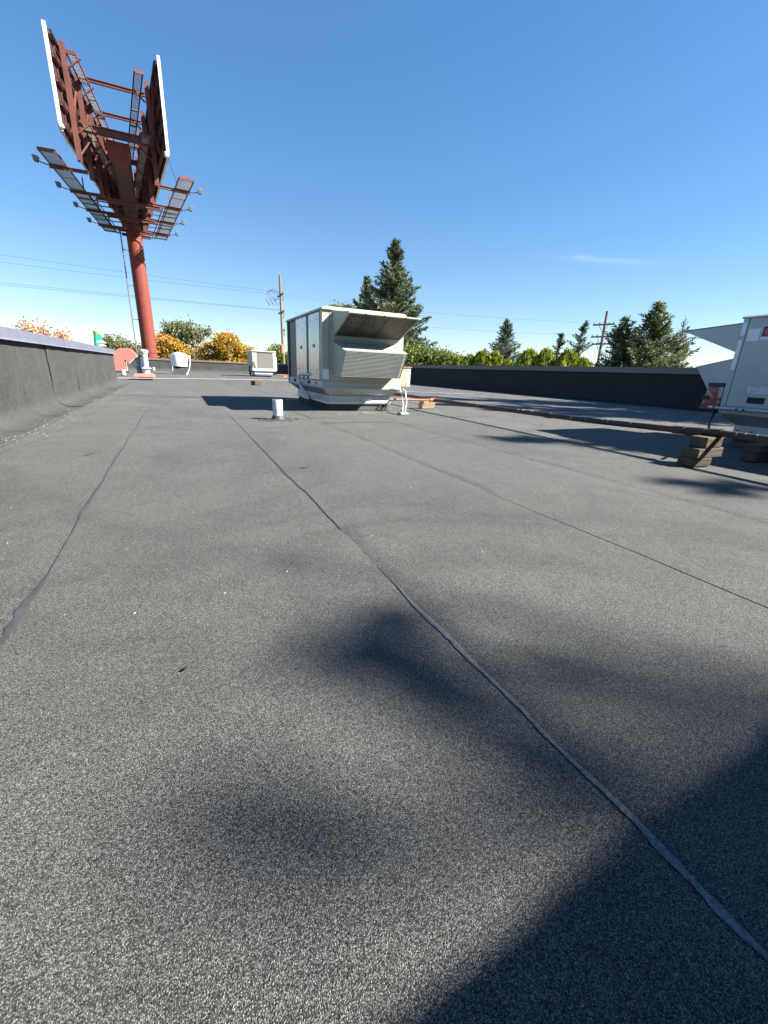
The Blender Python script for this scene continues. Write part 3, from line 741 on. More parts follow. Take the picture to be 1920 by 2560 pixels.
MB().box((X2 - .022, 2.77, .468), (X2 - .008, 2.845, .505)).build('latch', m_black, bo)
MB().tube([(X2 + .02, 2.70, .37), (X2 + .02, 2.70, .335)], .024, 10).build('conduit_fitting', m_black, bo)
MB().tube([(X2 + .02, 2.70, .345), (5.14, 2.66, .30), (4.95, 2.58, .26), (4.55, 2.36, .22), (4.2, 2.16, .225), (3.95, 2.05, .235), (3.88, 2.03, .232)], .011, 8).build('cable', m_black, U2)

# ------------------------------------------------------------------ gas piping and its wood blocks
P = thing('gas_pipe', (3.87, 6.2, 0), "long rust brown gas pipe running over the roof past both air units", "pipe")
main = [(3.60, -1.2, .268), (3.74, .9, .262), (3.80, 1.86, .262), (3.80, 2.2, .246), (3.80, 3.1, .220), (3.83, 4.5, .205), (3.875, 6.25, .192), (3.99, 7.6, .190), (4.1, 9.5, .175), (4.2, 16.9, .155)]
MB().tube(main, .027, 14).build('pipe_run', m_pipe, P)
b = MB()
for i, tt in ((2, .15), (2, .98), (4, .4), (5, .7)):
    p, q = Vector(main[i]), Vector(main[i + 1]); d_ = (q - p).normalized(); c_ = p.lerp(q, tt); b.tube([c_ - d_ * .045, c_ + d_ * .045], .034, 12)
p_ = Vector((3.80, 2.06, .250)); b.tube([p_ - Vector((0, .07, -.004)), p_ + Vector((0, .07, -.004))], .036, 12); b.tube([p_, p_ + Vector((.075, .005, .0))], .02, 10)
build_each(b, 'pipe_coupling', m_pipe, P)
b = MB()
for (yy, w) in ((1.62, .012), (1.70, .006), (1.755, .01), (2.62, .006), (2.72, .006), (2.80, .004), (2.86, .006), (2.92, .022), (3.12, .004), (3.9, .02), (4.05, .03), (4.15, .02), (5.0, .015), (3.3, .008)):
    for i in range(len(main) - 1):
        if main[i][1] <= yy < main[i + 1][1]:
            f_ = (yy - main[i][1]) / (main[i + 1][1] - main[i][1]); c_ = Vector(main[i]).lerp(Vector(main[i + 1]), f_)
            a0 = random.uniform(1.3, 2.2); nn = 5
            vs = []
            for s_ in (0, w):
                for j in range(nn):
                    an = a0 + j * .28
                    vs.append((c_.x + .0282 * math.cos(an), yy + s_ + random.uniform(-.006, .006), c_.z + .0282 * math.sin(an)))
            b.add(vs, [(j, j + 1, j + nn + 1, j + nn) for j in range(nn - 1)])
build_each(b, 'paint_mark', m_scuff, P, fix=False)
MB().tube([(-1.56, 14.5, .13), (.65, 15.75, .13), (4.2, 17.0, .13)], .022, 10).build('pipe_run', m_pipe_far, P)
br = MB().tube([(3.06, 6.30, .188), (3.80, 6.24, .190)], .018, 10).build('branch_pipe', m_pipe_red, P)
MB().tube([(3.78, 6.243, .190), (3.845, 6.24, .190)], .030, 10).tube([(3.875, 6.20, .192), (3.875, 6.30, .192)], .036, 12).build('pipe_tee', m_pipe_red, P)

def block(a, bb, mat, label, rot=0.0, group="wood blocks propping the gas pipe"):
    a, bb = Vector(a), Vector(bb); c = (a + bb) / 2; c.z = a.z; h = (bb - a) / 2
    m = MB(); vs = []
    for z in (0, h.z * 2):
        for sx, sy in ((-1, -1), (1, -1), (1, 1), (-1, 1)):
            vs.append((sx * h.x * random.uniform(.985, 1), sy * h.y * random.uniform(.97, 1), z + (random.uniform(-.002, 0) if z else 0)))
    m.hexa(vs); o = m.build('wood_block', mat, None, bevel=.005); o.location = c; o.rotation_euler = (0, 0, rot)
    return tag(o, label, "wood block", group)
block((3.535, 1.862, .008), (3.745, 1.99, .0745), m_wood_old, "weathered timber block at the bottom of the nearest three block stack", -.10)
block((3.545, 1.862, .0755), (3.885, 1.99, .150), m_wood_grey, "wide cracked timber block in the middle of the nearest three block stack", .02)
block((3.622, 1.862, .151), (3.835, 1.99, .234), m_wood_old, "brown stained timber block at the top of the nearest stack touching the pipe", .0)
block((4.375, 1.84, .008), (4.75, 1.96, .078), m_wood_grey, "grey lower timber block of the pair in the air unit's shade", -.04)
block((4.395, 1.84, .079), (4.74, 1.96, .150), m_wood_grey, "grey upper timber block of the pair in the air unit's shade", -.02)
block((3.905, 6.69, .008), (4.165, 6.83, .085), m_wood_new, "pale split timber block, lower one under the pipe beside the big air unit", .0)
block((3.92, 6.69, .086), (4.175, 6.83, .164), m_wood_new, "pale timber block, upper one under the pipe beside the big air unit", .03)
block((2.24, 14.9, .008), (2.47, 15.25, .14), m_wood_old, "dark ended timber block under the far cross pipe", .25)
block((4.65, 12.2, .008), (5.0, 12.4, .09), m_wood_new, "pale timber block on the roof glimpsed past the rusty box", .1)
block((4.72, 12.25, .091), (4.86, 12.4, .17), m_wood_old, "small brown timber offcut on top of the block past the rusty box", .4)
# loose PVC pipe
o = MB().tube([(5.35, 12.45, .030), (6.9, 11.87, .030), (8.33, 11.3, .030)], .012, 10).build('plastic_pipe', m_galv_dull); rebase(o, (6.9, 11.87, 0))
tag(o, "long thin white plastic pipe lying on the roof beyond the rusty box", "pipe")

# ------------------------------------------------------------------ vents, fan, small unit, duct
V = thing('vent_pipe', (1.065, 5.30, 0), "short whitish grey vent pipe with tarred foot in front of the big air unit", "vent pipe")
c = (1.065, 5.30, 0)
b = MB(); prof = [(.062, .0), (.061, .03), (.060, .12), (.0595, .236), (.056, .243), (.051, .241), (.050, .20)]
b.lathe(c, prof, 20); b.build('pipe', m_vent, V)
b = MB(); b.lathe(c, [(.12, .006), (.085, .014), (.070, .035), (.064, .055)], 20); b.build('tar_collar', m_tar, V)
MB().lathe((c[0], c[1], .2425), [(.050, 0), (.02, -.004)], 16).build('pipe_mouth', m_dark, V)
b = MB()
for k in range(26):
    a_ = random.uniform(0, 6.28); r_ = random.uniform(.09, .2); p = (c[0] + r_ * 1.4 * math.cos(a_), c[1] + r_ * math.sin(a_))
    w_ = random.uniform(.01, .035); b.lathe((p[0], p[1], .006), [(w_, 0), (w_ * .6, .005)], 7)
b.build('tar_splash', m_tar, V)

def small_vent(x, y, h, label, r=.06):
    v = thing('vent_pipe', (x, y, 0), label, "vent pipe")
    MB().lathe((x, y, 0), [(r, .0), (r * .95, h * .5), (r * .92, h), (r * .8, h + .005), (r * .78, h - .03)], 14).build('pipe', m_pvc, v)
    MB().lathe((x, y, 0), [(r * 2, .008), (r * 1.3, .018), (r * 1.03, .05)], 14).build('tar_collar', m_tar, v)
small_vent(-1.99, 21.0, .26, "white vent pipe standing in front of the salmon duct", .085)
small_vent(-2.50, 28.0, .55, "thin pale vent pipe behind the foot of the salmon duct", .06)
small_vent(-1.42, 34.0, .24, "small white vent pipe on the roof near the far parapet", .085)

# red based flue stacks
F = thing('flue_stack', (-1.05, 17.2, 0), "two capped metal flue stacks on a salmon red curb", "flue stack")
frustum(-1.24, -.76, 17.0, 17.7, .004, -1.18, -.82, 17.06, 17.62, .13).build('curb', m_tar, F)
frustum(-1.36, -.70, 16.92, 17.75, .11, -1.30, -.76, 16.98, 17.69, .215).build('curb_cover', m_redmetal, F, bevel=.01)
def stack(cx, cy, r, h, mat, capr):
    s = MB().lathe((cx, cy, .2), [(r, 0), (r * .97, .1), (r * .85, .2), (r * .85, h - .1)], 18).build('stack', mat, F)
    MB().lathe((cx, cy, .38), [(r * 1.55, 0), (r * 1.5, .012), (r * .9, .055)], 18).build('storm_collar', mat, s)
    MB().lathe((cx, cy, .2 + h - .1), [(capr * .95, 0), (capr, .02), (capr, .08), (capr * .75, .10), (capr * .3, .115), (.01, .12)], 18).build('cap', mat, s)
stack(-.945, 17.2, .105, .78, m_vent, .125)
stack(-1.165, 17.42, .09, .52, m_coping, .10)

# salmon gooseneck duct
D = thing('gooseneck_duct', (-2.6, 26, 0), "salmon red gooseneck duct bending over behind the parapet end", "duct")
poly = [(-2.84, .10), (-2.84, .60), (-2.80, .92), (-2.68, 1.08), (-2.51, 1.18), (-2.08, 1.20), (-1.98, 1.13), (-1.76, .86), (-2.17, .48), (-2.38, .68), (-2.30, .62), (-2.34, .10)]
poly = [(-2.84, .10), (-2.84, .60), (-2.80, .92), (-2.68, 1.08), (-2.51, 1.18), (-2.08, 1.20), (-1.96, 1.12), (-1.76, .86), (-2.17, .48), (-2.27, .60), (-2.36, .66), (-2.34, .40), (-2.34, .10)]
MB().prism(poly, 'y', 26, 26.7).build('duct_body', m_redmetal, D, bevel=.012)
MB().bar((-1.75, 25.99, .85), (-2.17, 25.99, .465), .03, .02).build('mouth_rim', m_pvc, D)
MB().box((-2.95, 25.95, .004), (-2.25, 26.8, .10)).build('curb', m_tar, D)

# upblast exhaust fan
F = thing('exhaust_fan', (.2, 26.8, 0), "round white upblast exhaust fan on a black curb near the far end", "exhaust fan")
c = (.16, 26.85, 0)
frustum(-.16, .46, 26.5, 27.1, .004, -.10, .44, 26.55, 27.05, .36).build('curb', m_tar, F)
MB().lathe((.16, 26.85, .36), [(.30, 0), (.34, .03), (.40, .07)], 28).build('fan_base', m_dark, F)
MB().lathe((.16, 26.85, .41), [(.37, 0), (.395, .02), (.43, .45), (.425, .62), (.40, .625), (.40, .60)], 32).build('fan_shroud', m_white, F)
MB().lathe((.19, 26.85, 1.03), [(.34, -.03), (.34, .03), (.31, .075), (.2, .095), (.02, .10)], 28).build('motor_cover', m_white, F)
MB().box((.60, 26.75, .84), (.74, 26.9, 1.0)).build('junction_box', m_white, F, bevel=.01)
MB().tube([(.70, 26.72, .85), (.70, 26.70, .62), (.64, 26.66, .36), (.54, 26.62, .12), (.44, 26.6, .02)], .022, 8).build('conduit', m_pvc, F)
MB().tube([(-.20, 26.6, .42), (-.20, 26.6, .2), (-.21, 26.6, .02)], .02, 8).build('drain_pipe', m_pvc, F)
MB().lathe((.46, 26.58, 0), [(.08, .008), (.06, .04), (.03, .05)], 10).build('conduit_foot', m_white, F)

# small far unit
S_ = thing('rooftop_unit', (4.7, 27.8, 0), "small pale rooftop air unit with grey coil face near the far parapet", "rooftop unit", "rooftop air units")
MB().box((4.24, 27.05, .004), (5.14, 28.6, .09)).build('curb', m_tar, S_)
MB().box((4.20, 27.0, .09), (5.19, 28.7, .165)).build('ring_flange', m_galv, S_, bevel=.005)
MB().box((4.18, 26.98, .165), (5.21, 28.72, .235)).build('curb_ring', m_white, S_, bevel=.005)
frustum(4.22, 5.17, 27.02, 28.68, .235, 4.08, 5.40, 26.92, 28.9, .34).build('curb_adapter', m_galv_dull, S_)
MB().box((4.04, 26.9, .34), (5.42, 28.95, .47)).build('base_rail', m_white, S_, bevel=.01)
MB().box((4.05, 26.95, .47), (5.40, 28.9, 1.41)).build('cabinet', m_unit, S_, bevel=.005)
MB().box((4.05, 26.91, .47), (4.32, 26.95, 1.41)).build('corner_panel', m_unit, S_, bevel=.004)
MB().box((5.24, 26.91, .47), (5.40, 26.95, 1.41)).build('corner_panel', m_white, S_, bevel=.004)
MB().box((4.33, 26.925, .49), (5.23, 26.95, 1.38)).build('coil', m_coil2, S_, smooth=False)
MB().box((4.32, 26.905, 1.38), (5.24, 26.95, 1.41)).build('top_rail', m_white, S_)
MB().box((4.0, 26.87, 1.41), (5.42, 28.97, 1.465)).build('roof_cap', m_white, S_, bevel=.012)
MB().box((5.402, 27.2, .40), (5.52, 28.2, 1.15)).build('side_box', m_white, S_, bevel=.01)
b = MB()
for i in range(3): b.tube([(4.0 - .03 * i, 27.2 + .15 * i, .62), (3.96 - .03 * i, 27.2 + .15 * i, .4), (3.98, 27.2 + .15 * i, .02)], .02, 8)
build_each(b, 'refrigerant_line', m_black, S_)
MB().tube([(4.10, 26.90, .85), (4.14, 26.87, .75), (4.18, 26.88, .62), (4.20, 26.9, .5)], .014, 6).build('cable', m_black, S_)
block((5.75, 26.6, .008), (6.0, 26.8, .12), m_wood_new, "tiny pale timber block right of the small far air unit", 0, "wood blocks propping the gas pipe")
o = MB().tube([(5.4, 26.75, .15), (6.9, 26.75, .15)], .03, 8).build('pipe_stub', m_pipe_red); rebase(o, (6.1, 26.75, .0))
tag(o, "short reddish pipe on a small block right of the far air unit", "pipe")
block((6.45, 26.5, .008), (6.75, 26.8, .135), m_wood_new, "larger pale timber block right of the small far air unit by the pipe end", .3)

# capped white vent and green pylon beyond the left parapet
V = thing('roof_ventilator', (-3.74, 30, 0), "white stacked disc roof ventilator peeking over the left parapet", "ventilator")
MB().lathe((-3.74, 30, 0), [(.17, .004), (.16, .4), (.15, 1.22)], 18).build('stack', m_white, V)
for z, r in ((1.18, .22), (1.34, .24), (1.50, .26)):
    MB().lathe((-3.74, 30, z), [(r, 0), (r, .02), (r * .55, .075), (r * .5, .12)], 20).build('disc', m_white, V)
G = thing('sign_pylon', (-5.4, 39.8, GZ), "bright green leaning pylon with yellow top beyond the left parapet", "sign")
b = MB(); a0, a1 = Vector((-5.75, 39.8, GZ)), Vector((-5.17, 39.8, 2.42))
b.tube([a0, a1], [.19, .17], 10); b.build('column', m_green, G)
b = MB(); b.tube([a1 + Vector((.12, 0, -1.3)), a1 + Vector((.22, 0, -.06))], .10, 8); b.build('side_column', m_green, G)
MB().tube([a1 + Vector((-.005, 0, 0)), a1 + Vector((.015, 0, .14)), a1 + Vector((.02, 0, .2))], [.19, .20, .16], 10).build('top_cap', m_yellow, G)
MB().tube([a1 + Vector((.0, 0, .06)), a1 + Vector((.01, 0, .10))], .205, 10).build('cap_band', m_pole, G)

# ------------------------------------------------------------------ billboard
B = thing('billboard', (-1.79, 40, GZ), "tall rust red V shaped billboard on a single pole seen from behind", "billboard")
def LX(y): return -3.37 + (y - 26.3) * (1.07 / 14.5)
def RX(y): return .55 - (y - 26.3) * (1.65 / 14.5)
ZB, ZT, YN, YFAR = 9.9, 13.52, 26.35, 40.7
MB().tube([(-1.79, 40, GZ), (-1.79, 40, 4.0), (-1.83, 40, 8.4), (-1.85, 40, 10.6)], [.52, .51, .50, .49], 28).build('pole', m_pole, B)
MB().tube([(-1.79, 40, 1.25), (-1.79, 40, 1.30)], .545, 28).tube([(-1.80, 40, .2), (-1.80, 40, .25)], .545, 28).build('pole_band', m_pole, B)
MB().tube([(-1.50, 28.6, 10.25), (-1.85, 40.6, 10.25)], .47, 24).build('torsion_tube', m_steel_dark, B)
# end plate: disc with a saddle above
b = MB(); pl = []
for k in range(15):
    a = math.pi + math.pi * k / 14; pl.append((-1.50 + .52 * math.cos(a), 10.25 + .56 * math.sin(a)))
pl += [(-.98, 10.55), (-1.02, 10.72), (-1.98, 10.72), (-2.02, 10.55)]
b.prism(pl, 'y', 28.52, 28.6); b.build('end_plate', m_pole, B)
# ladder
b = MB()
for dx in (0, .38): b.tube([(-2.66 + dx * .0, 39.4 + dx, -3.0), (-2.66 + dx * .0, 39.4 + dx, 9.4)], .03, 6)
for z in np.arange(-2.8, 9.4, .32): b.tube([(-2.66, 39.4, z), (-2.66, 39.78, z)], .016, 5)
lad = b.build('ladder', m_ladder, B)
b = MB()
for z in (1.3, 3.6, 5.9, 8.2): b.bar((-2.66, 39.6, z), (-2.28, 39.8, z), .05)
build_each(b, 'ladder_bracket', m_steel, B)
UP = (27.3, 29.5, 31.6, 33.7, 35.8, 37.9, 40.2)
for side, fx in ((-1, LX), (1, RX)):
    pa, pb = Vector((fx(YN), YN, 0)), Vector((fx(YFAR), YFAR, 0)); al = (pb - pa).normalized(); ou = Vector((al.y, -al.x, 0)) * side
    if ou.x * side < 0: ou = -ou
    Q = lambda y, d, z: Vector((fx(y), y, z)) + ou * d     # d: outwards from the board back
    hb = lambda y0, y1, d0, d1, z0, z1: [Q(y0, d0, z0), Q(y0, d1, z0), Q(y1, d1, z0), Q(y1, d0, z0), Q(y0, d0, z1), Q(y0, d1, z1), Q(y1, d1, z1), Q(y1, d0, z1)]
    fc = MB().hexa(hb(YN + .06, YFAR - .06, .12, .17, ZB + .06, ZT - .06)).build('board_face', m_sticker, B, smooth=False)
    b = MB()
    b.hexa(hb(YN, YN + .10, .05, .175, ZB, ZT)); b.hexa(hb(YFAR - .10, YFAR, .0, .19, ZB, ZT)); b.hexa(hb(YN + .1, YFAR - .1, .10, .19, ZT - .1, ZT)); b.hexa(hb(YN + .1, YFAR - .1, .10, .19, ZB, ZB + .1))
    b.build('board_trim', m_trim, fc)
    # back planks, one per 0.45 m of height
    npl = 8
    for i in range(npl):
        z0 = ZB + .02 + (ZT - ZB - .06) * i / npl; z1 = ZB + (ZT - ZB - .06) * (i + 1) / npl
        MB().hexa(hb(YN + .12, YFAR - .12, .07 + .006 * (i % 2), .115, z0, z1)).build('back_plank', m_plank, fc, smooth=False)
    for z in (10.15, 10.95, 11.75, 12.55, 13.3):
        MB().ibeam(Q(YN + .15, -.03, z), Q(YFAR - .15, -.03, z), .10, .14, .02).build('stringer', m_steel if z < 13 else m_steel_dark, B)
    for y in (UP if side < 0 else (28.6,) + UP[2:]):
        MB().ibeam(Q(y, -.24, 9.2), Q(y, -.24, 13.4), .20, .24, .03, (0, 1, 0)).build('upright', m_steel, B)
    b = MB()
    for i in range(len(UP) - 1):
        a, c = UP[i], UP[i + 1]
        b.bar(Q(a, -.14, 10.2), Q(c, -.14, 12.9), .07, .07); 
        if i % 2 == 0: b.bar(Q(a, -.14, 12.9), Q(c, -.14, 10.2), .07, .07)
    build_each(b, 'brace', m_steel, B)
    for y in np.arange(YN + .8, YFAR - .3, 1.15):
        MB().bar(Q(y, .035, ZB + .1), Q(y, .035, ZT - .1), .06, .05).build('stud', m_steel_dark, fc)
    for a, c in zip(UP[:-1], UP[1:]):
        MB().tube([Q(a + .1, -.30, 9.5), Q((a + c) / 2, -.55, 10.4), Q(c - .1, -.30, 11.6)], .035, 6).build('diagonal_rod', m_steel_dark, B)
    for y in (UP[:4] if side < 0 else (28.6,) + UP[2:4]):
        MB().bar(Q(y + .14, -.22, 9.25), Q(y + .14, -.22, 13.2), .10, .05).build('stiffener', m_steel, B)
        MB().bar(Q(y, -.38, 12.6), Q(y, -.86, 13.0), .06, .06).build('knee_brace', m_steel, B)
        MB().bar(Q(y, -.38, 10.3), Q(y, -.86, 10.7), .06, .06).build('knee_brace', m_steel, B)
    # walkways: inner upper, inner lower, outer lower
    def walkway(y0, y1, d0, d1, z, name, pn):
        w = MB().hexa(hb(y0, y1, d0, d0 + .04 , z - .05, z + .03)).hexa(hb(y0, y1, d1 - .04, d1, z - .05, z + .03)).hexa(hb(y0, y0 + .05, d0 + .04, d1 - .04, z - .09, z + .05)).hexa(hb(y1 - .05, y1, d0 + .04, d1 - .04, z - .05, z + .03)).build(name, m_steel, B)
        L = (y1 - y0 - .1) / pn
        for k in range(pn):
            b = MB(); ya, yb = y0 + .05 + L * k + .015, y0 + .05 + L * (k + 1) - .015
            n = max(3, int(abs(d1 - d0) / .06)); 
            for i in range(n):
                d = d0 + .05 + (d1 - d0 - .1) * i / (n - 1); b.bar(Q(ya, d, z), Q(yb, d, z), .022, .03)
            for y in np.arange(ya, yb, .3): b.bar(Q(y, d0 + .04, z - .01), Q(y, d1 - .04, z - .01), .02, .012)
            for y in (ya, yb - .05): b.hexa(hb(y, y + .05, d0 + .041, d1 - .041, z - .02, z + .018))
            b.build('grating', m_grate, w, smooth=False)
    walkway(27.3, 38.5, -.84 + (.14 if side < 0 else 0), -.46 + (.14 if side < 0 else 0), 13.15, 'inner_walkway', 6)
    walkway(27.3, 38.5, -.84, -.46, 10.75, 'inner_walkway', 6)
    walkway(27.2, 40.3, .62, 1.34, 9.40, 'outer_walkway', 8)
    # outriggers under the outer walkway with the lamps
    for y in (28.85, 32.1, 35.3, 38.4):
        MB().ibeam(Q(y, -.2, 9.28), Q(y, 1.36, 9.28), .10, .14, .02).build('outrigger', m_steel, B)
        arm = MB().tube([Q(y, 1.36, 9.32), Q(y - .05, 1.62, 9.36), Q(y - .05, 1.78, 9.42)], .025, 6).build('lamp_arm', m_steel_dark, B)
        b = MB(); cq = Q(y - .05, 1.84, 9.45); s_ = ou * .12; f_ = al * .15
        b.hexa([cq - s_ * .6 - f_ * .6 + Vector((0, 0, -.12)), cq + s_ * .7 - f_ * .6 + Vector((0, 0, -.10)), cq + s_ * .7 + f_ * .6 + Vector((0, 0, -.10)), cq - s_ * .6 + f_ * .6 + Vector((0, 0, -.12)),
                cq - s_ - f_ + Vector((0, 0, .12)), cq + s_ - f_ + Vector((0, 0, .14)), cq + s_ + f_ + Vector((0, 0, .14)), cq - s_ + f_ + Vector((0, 0, .12))])
        b.build('lamp_head', m_lamp, arm, bevel=.02)
    # handrail cables and posts along the outer walkway
    b = MB()
    for y in (32.1, 35.3, 38.4): b.bar(Q(y + .3, .75, 9.44), Q(y + .3, .75, 10.1), .06)
    build_each(b, 'rail_post', m_steel, B)
    b = MB()
    for d, z in ((.35, 9.30), (.50, 9.30)): b.bar(Q(32.5, d, z), Q(40.3, d, z), .04)
    build_each(b, 'edge_angle', m_steel_dark, B)
# cross members between the two boards
for y, z, w in ((29.5, 13.30, .16), (32.6, 13.30, .16), (36.2, 13.30, .16), (28.2, 10.87, .30), (31.2, 10.87, .22), (34.4, 10.87, .22), (37.6, 10.87, .22), (40.2, 10.87, .22)):
    MB().ibeam((LX(y) + .25, y, z), (RX(y) - .25, y, z), w * .7, w, .025).build('cross_member', m_steel if z < 11 or y < 33 else m_steel_dark, B)
for y in (32.1, 35.3, 38.4, 39.6):
    MB().ibeam((LX(y) - .2, y + .25, 9.22), (RX(y) + .2, y + .25, 9.22), .12, .18, .02).build('cross_member', m_steel, B)
for y in (33.4, 34.3, 36.4, 37.3, 39.2, 40.2):
    MB().bar((LX(y) - 1.3, y, 9.34), (RX(y) + 1.3, y, 9.34), .05, .05).build('cross_rod', m_steel_dark, B)
MB().bar((LX(31.5) + .2, 31.5, 12.9), (LX(31.5) + .95, 31.5, 12.75), .07).build('stub_bar', m_steel_dark, B)
b = MB()
for p0, p1 in (((.62, 26.4, 9.9), (.95, 27.5, 9.2)), ((-3.4, 26.4, 9.9), (-3.36, 26.5, 9.3))): b.tube([p0, Vector(p0).lerp(Vector(p1), .5) + Vector((0, 0, -.12)), p1], .012, 5)
build_each(b, 'loose_wire', m_wire, B)
MB().lathe((LX(26.5) - .1, 26.35, 9.95), [(.05, 0), (.12, .05), (.12, .16), (.05, .2)], 12).lathe((RX(26.5) + .05, 26.35, 9.75), [(.05, 0), (.10, .05), (.10, .2), (.05, .24)], 12).build('trim_end_roll', m_trim, B)

# ------------------------------------------------------------------ utility poles and wires
def upole(x, y, ztop, arms, adir, r, label, lean=(0, 0), insul=True):
    p = thing('utility_pole', (x, y, GZ), label, "utility pole", "wooden utility poles")
    MB().tube([(x, y, GZ), (x + lean[0], y + lean[1], ztop)], [r, r * .7], 10).build('pole', m_polewood, p)
    ad = Vector(adir).normalized()
    for z, l0, l1 in arms:
        f = (z - GZ) / (ztop - GZ); c = Vector((x + lean[0] * f, y + lean[1] * f, z)) + Vector((ad.y, -ad.x, 0)) * (r + .07)
        a = MB().bar(c + ad * l0, c + ad * l1, .11, .14).build('crossarm', m_polewood, p)
        b = MB(); b.bar(c + ad * (l0 * .45), c + Vector((0, 0, -.75)), .05, .03); b.bar(c + ad * (l1 * .45), c + Vector((0, 0, -.75)), .05, .03); build_each(b, 'arm_brace', m_steel_dark, p)
        for s_ in (l0 + .12, l0 * .45 + l1 * .05, l1 * .55 + l0 * .05, l1 - .12):
            MB().lathe(tuple(c + ad * s_ + Vector((0, 0, .07))), [(.03, 0), (.06, .03), (.035, .07), (.06, .1), (.02, .16)], 8).build('insulator', m_greenmetal, a)
    return p
p1 = upole(12.42, 56.6, 10.97, [(9.0, -.4, 3.0), (7.05, -.4, 2.8), (4.95, -.2, 1.6)], (0, 1, 0), .19, "wooden utility pole left of the big air unit with receding crossarms", (-.18, 0))
b = MB()
for i in range(3): b.tube([(11.6 - .35 * i, 57.4 + .6 * i, 8.55), (11.8 - .35 * i, 57.3 + .6 * i, 8.1), (12.0 - .35 * i, 57.2 + .6 * i, 7.8)], .05, 6)
build_each(b, 'fuse_cutout', m_greenmetal, p1)
b = MB()
for i in range(4):
    yy = 57.0 + .6 * i
    b.tube([(11.0, yy, 9.25), (11.5, yy, 9.45), (12.1, yy, 9.25), (12.6, yy, 9.2)], .018, 5); b.tube([(11.0, yy, 9.22), (11.1, yy, 8.75), (11.6, yy, 8.5), (12.2, yy, 8.45)], .015, 5)
build_each(b, 'jumper_wire', m_wire, p1)
MB().lathe((12.1, 56.3, 2.2), [(.2, 0), (.24, .05), (.24, .95), (.18, 1.02), (.05, 1.05)], 14).build('rusty_can', m_pipe_red, p1)
p2 = upole(40.3, 33.0, 7.27, [(6.0, -1.1, 1.1), (4.85, -1.1, 1.1), (4.15, -.9, .9)], (.25, -.97, 0), .17, "wooden utility pole with two straight crossarms between the conifers on the right", (-.15, 0))
p3 = upole(118, 93, 5.4, [(5.0, -1.1, 1.1)], (.6, -.8, 0), .16, "tiny distant utility pole above the far treeline left of the sign")
def wire(pts, r, label, sag=.25, group="overhead power lines"):
    a, c = Vector(pts[0]), Vector(pts[1]); q = []
    for i in range(17):
        f = i / 16; p = a.lerp(c, f); p.z -= sag * 4 * f * (1 - f); q.append(p)
    o = MB().tube(q, r, 5).build('power_line', m_wire); rebase(o, tuple(a)); tag(o, label, "power line", group)
WL = ("higher thin power line of the upper pair reaching the left utility pole", "lower thin power line of the upper pair reaching the left utility pole")
WL2 = ("higher thin power line of the lower pair reaching the left utility pole", "lowest thin power line of all, reaching the left utility pole")
for i, (z0, z1, yy) in enumerate(((9.95, 9.2, 57.0), (9.25, 9.2, 59.0))): wire(((-40, yy, z0 + .9), (12.3, yy, z1)), .011, WL[i], .35)
for i, (z0, z1, yy) in enumerate(((7.42, 7.25, 57.0), (7.2, 7.25, 57.7))): wire(((-40, yy, z0 + .25), (12.3, yy, z1)), .012, WL2[i], .2)
WR = ("faint upper power line between the two utility poles right of the tall spruce", "faint lower power line between the two utility poles right of the tall spruce")
for i, (za, zb) in enumerate(((9.1, 6.15), (7.2, 5.0))):
    for k in (0, 1): wire(((12.4, 57.0 + 1.8 * k, za), (40.2 + .5 * k, 33.6 - 1.4 * k, zb)), .004, WR[i], .5)
WS = ("upper service wire dropping leftwards from the right utility pole", "lower service wire dropping leftwards from the right utility pole")
for k in (0, 1): wire(((40.2, 33, 4.3 - .45 * k), (30.0, 42.0, 2.8 - .5 * k)), .012, WS[k], .25)
WT = ("lower faint power line seen in the gap between the right unit's hoods", "upper faint power line seen in the gap between the right unit's hoods")
for k in (0, 1): wire(((40.4, 32.0 + k, 4.95), (75, -14, 4.6 + .9 * k)), .016, WT[k], .5)

# roadside sign behind the right spruce
sg = thing('road_sign', (68.9, 49.8, GZ), "beige and maroon INN sign board half hidden behind the right spruce", "sign")
ax = (Vector((69.9, 48.5, 0)) - Vector((68.1, 50.8, 0))).normalized(); nx = Vector((-ax.y, ax.x, 0)); nx = nx if nx.dot(Vector((-68, -50, 0))) > 0 else -nx
o0 = Vector((68.16, 50.79, 0)); Wd = 3.3
def sgbox(a0, a1, z0, z1, d): 
    f = lambda a, dd, z: o0 + ax * a + nx * dd + Vector((0, 0, z)); 
    return MB().hexa([f(a0, 0, z0), f(a1, 0, z0), f(a1, d, z0), f(a0, d, z0), f(a0, 0, z1), f(a1, 0, z1), f(a1, d, z1), f(a0, d, z1)])
up_ = sgbox(0, Wd, 3.75, 5.45, .35).build('upper_board', m_beige, sg, bevel=.04)
sgbox(-.05, Wd + .05, 2.4, 3.74, .30).build('lower_board', m_maroon, sg, bevel=.04)
sgbox(.2, .6, GZ, 2.4, .25).build('leg', m_steel_dark, sg); sgbox(Wd - .6, Wd - .2, GZ, 2.4, .25).build('leg', m_steel_dark, sg)
fc = bpy.data.curves.new('letters', 'FONT'); fc.body = "INN"; fc.size = 1.25; fc.extrude = .02
fo = bpy.data.objects.new('letters', fc); COL.objects.link(fo)
bpy.context.view_layer.update()
me = bpy.data.meshes.new_from_object(fo.evaluated_get(bpy.context.evaluated_depsgraph_get())); bpy.data.objects.remove(fo)
lo = bpy.data.objects.new('letters', me); COL.objects.link(lo); me.materials.append(m_ink)
Rm = Matrix((( ax.x, 0, nx.x), (ax.y, 0, nx.y), (0, 1, 0))).to_4x4()
if Rm.determinant() < 0: Rm = Matrix(((-ax.x, 0, nx.x), (-ax.y, 0, nx.y), (0, 1, 0))).to_4x4()
pos = o0 + ax * .35 + nx * .375 + Vector((0, 0, 4.3))
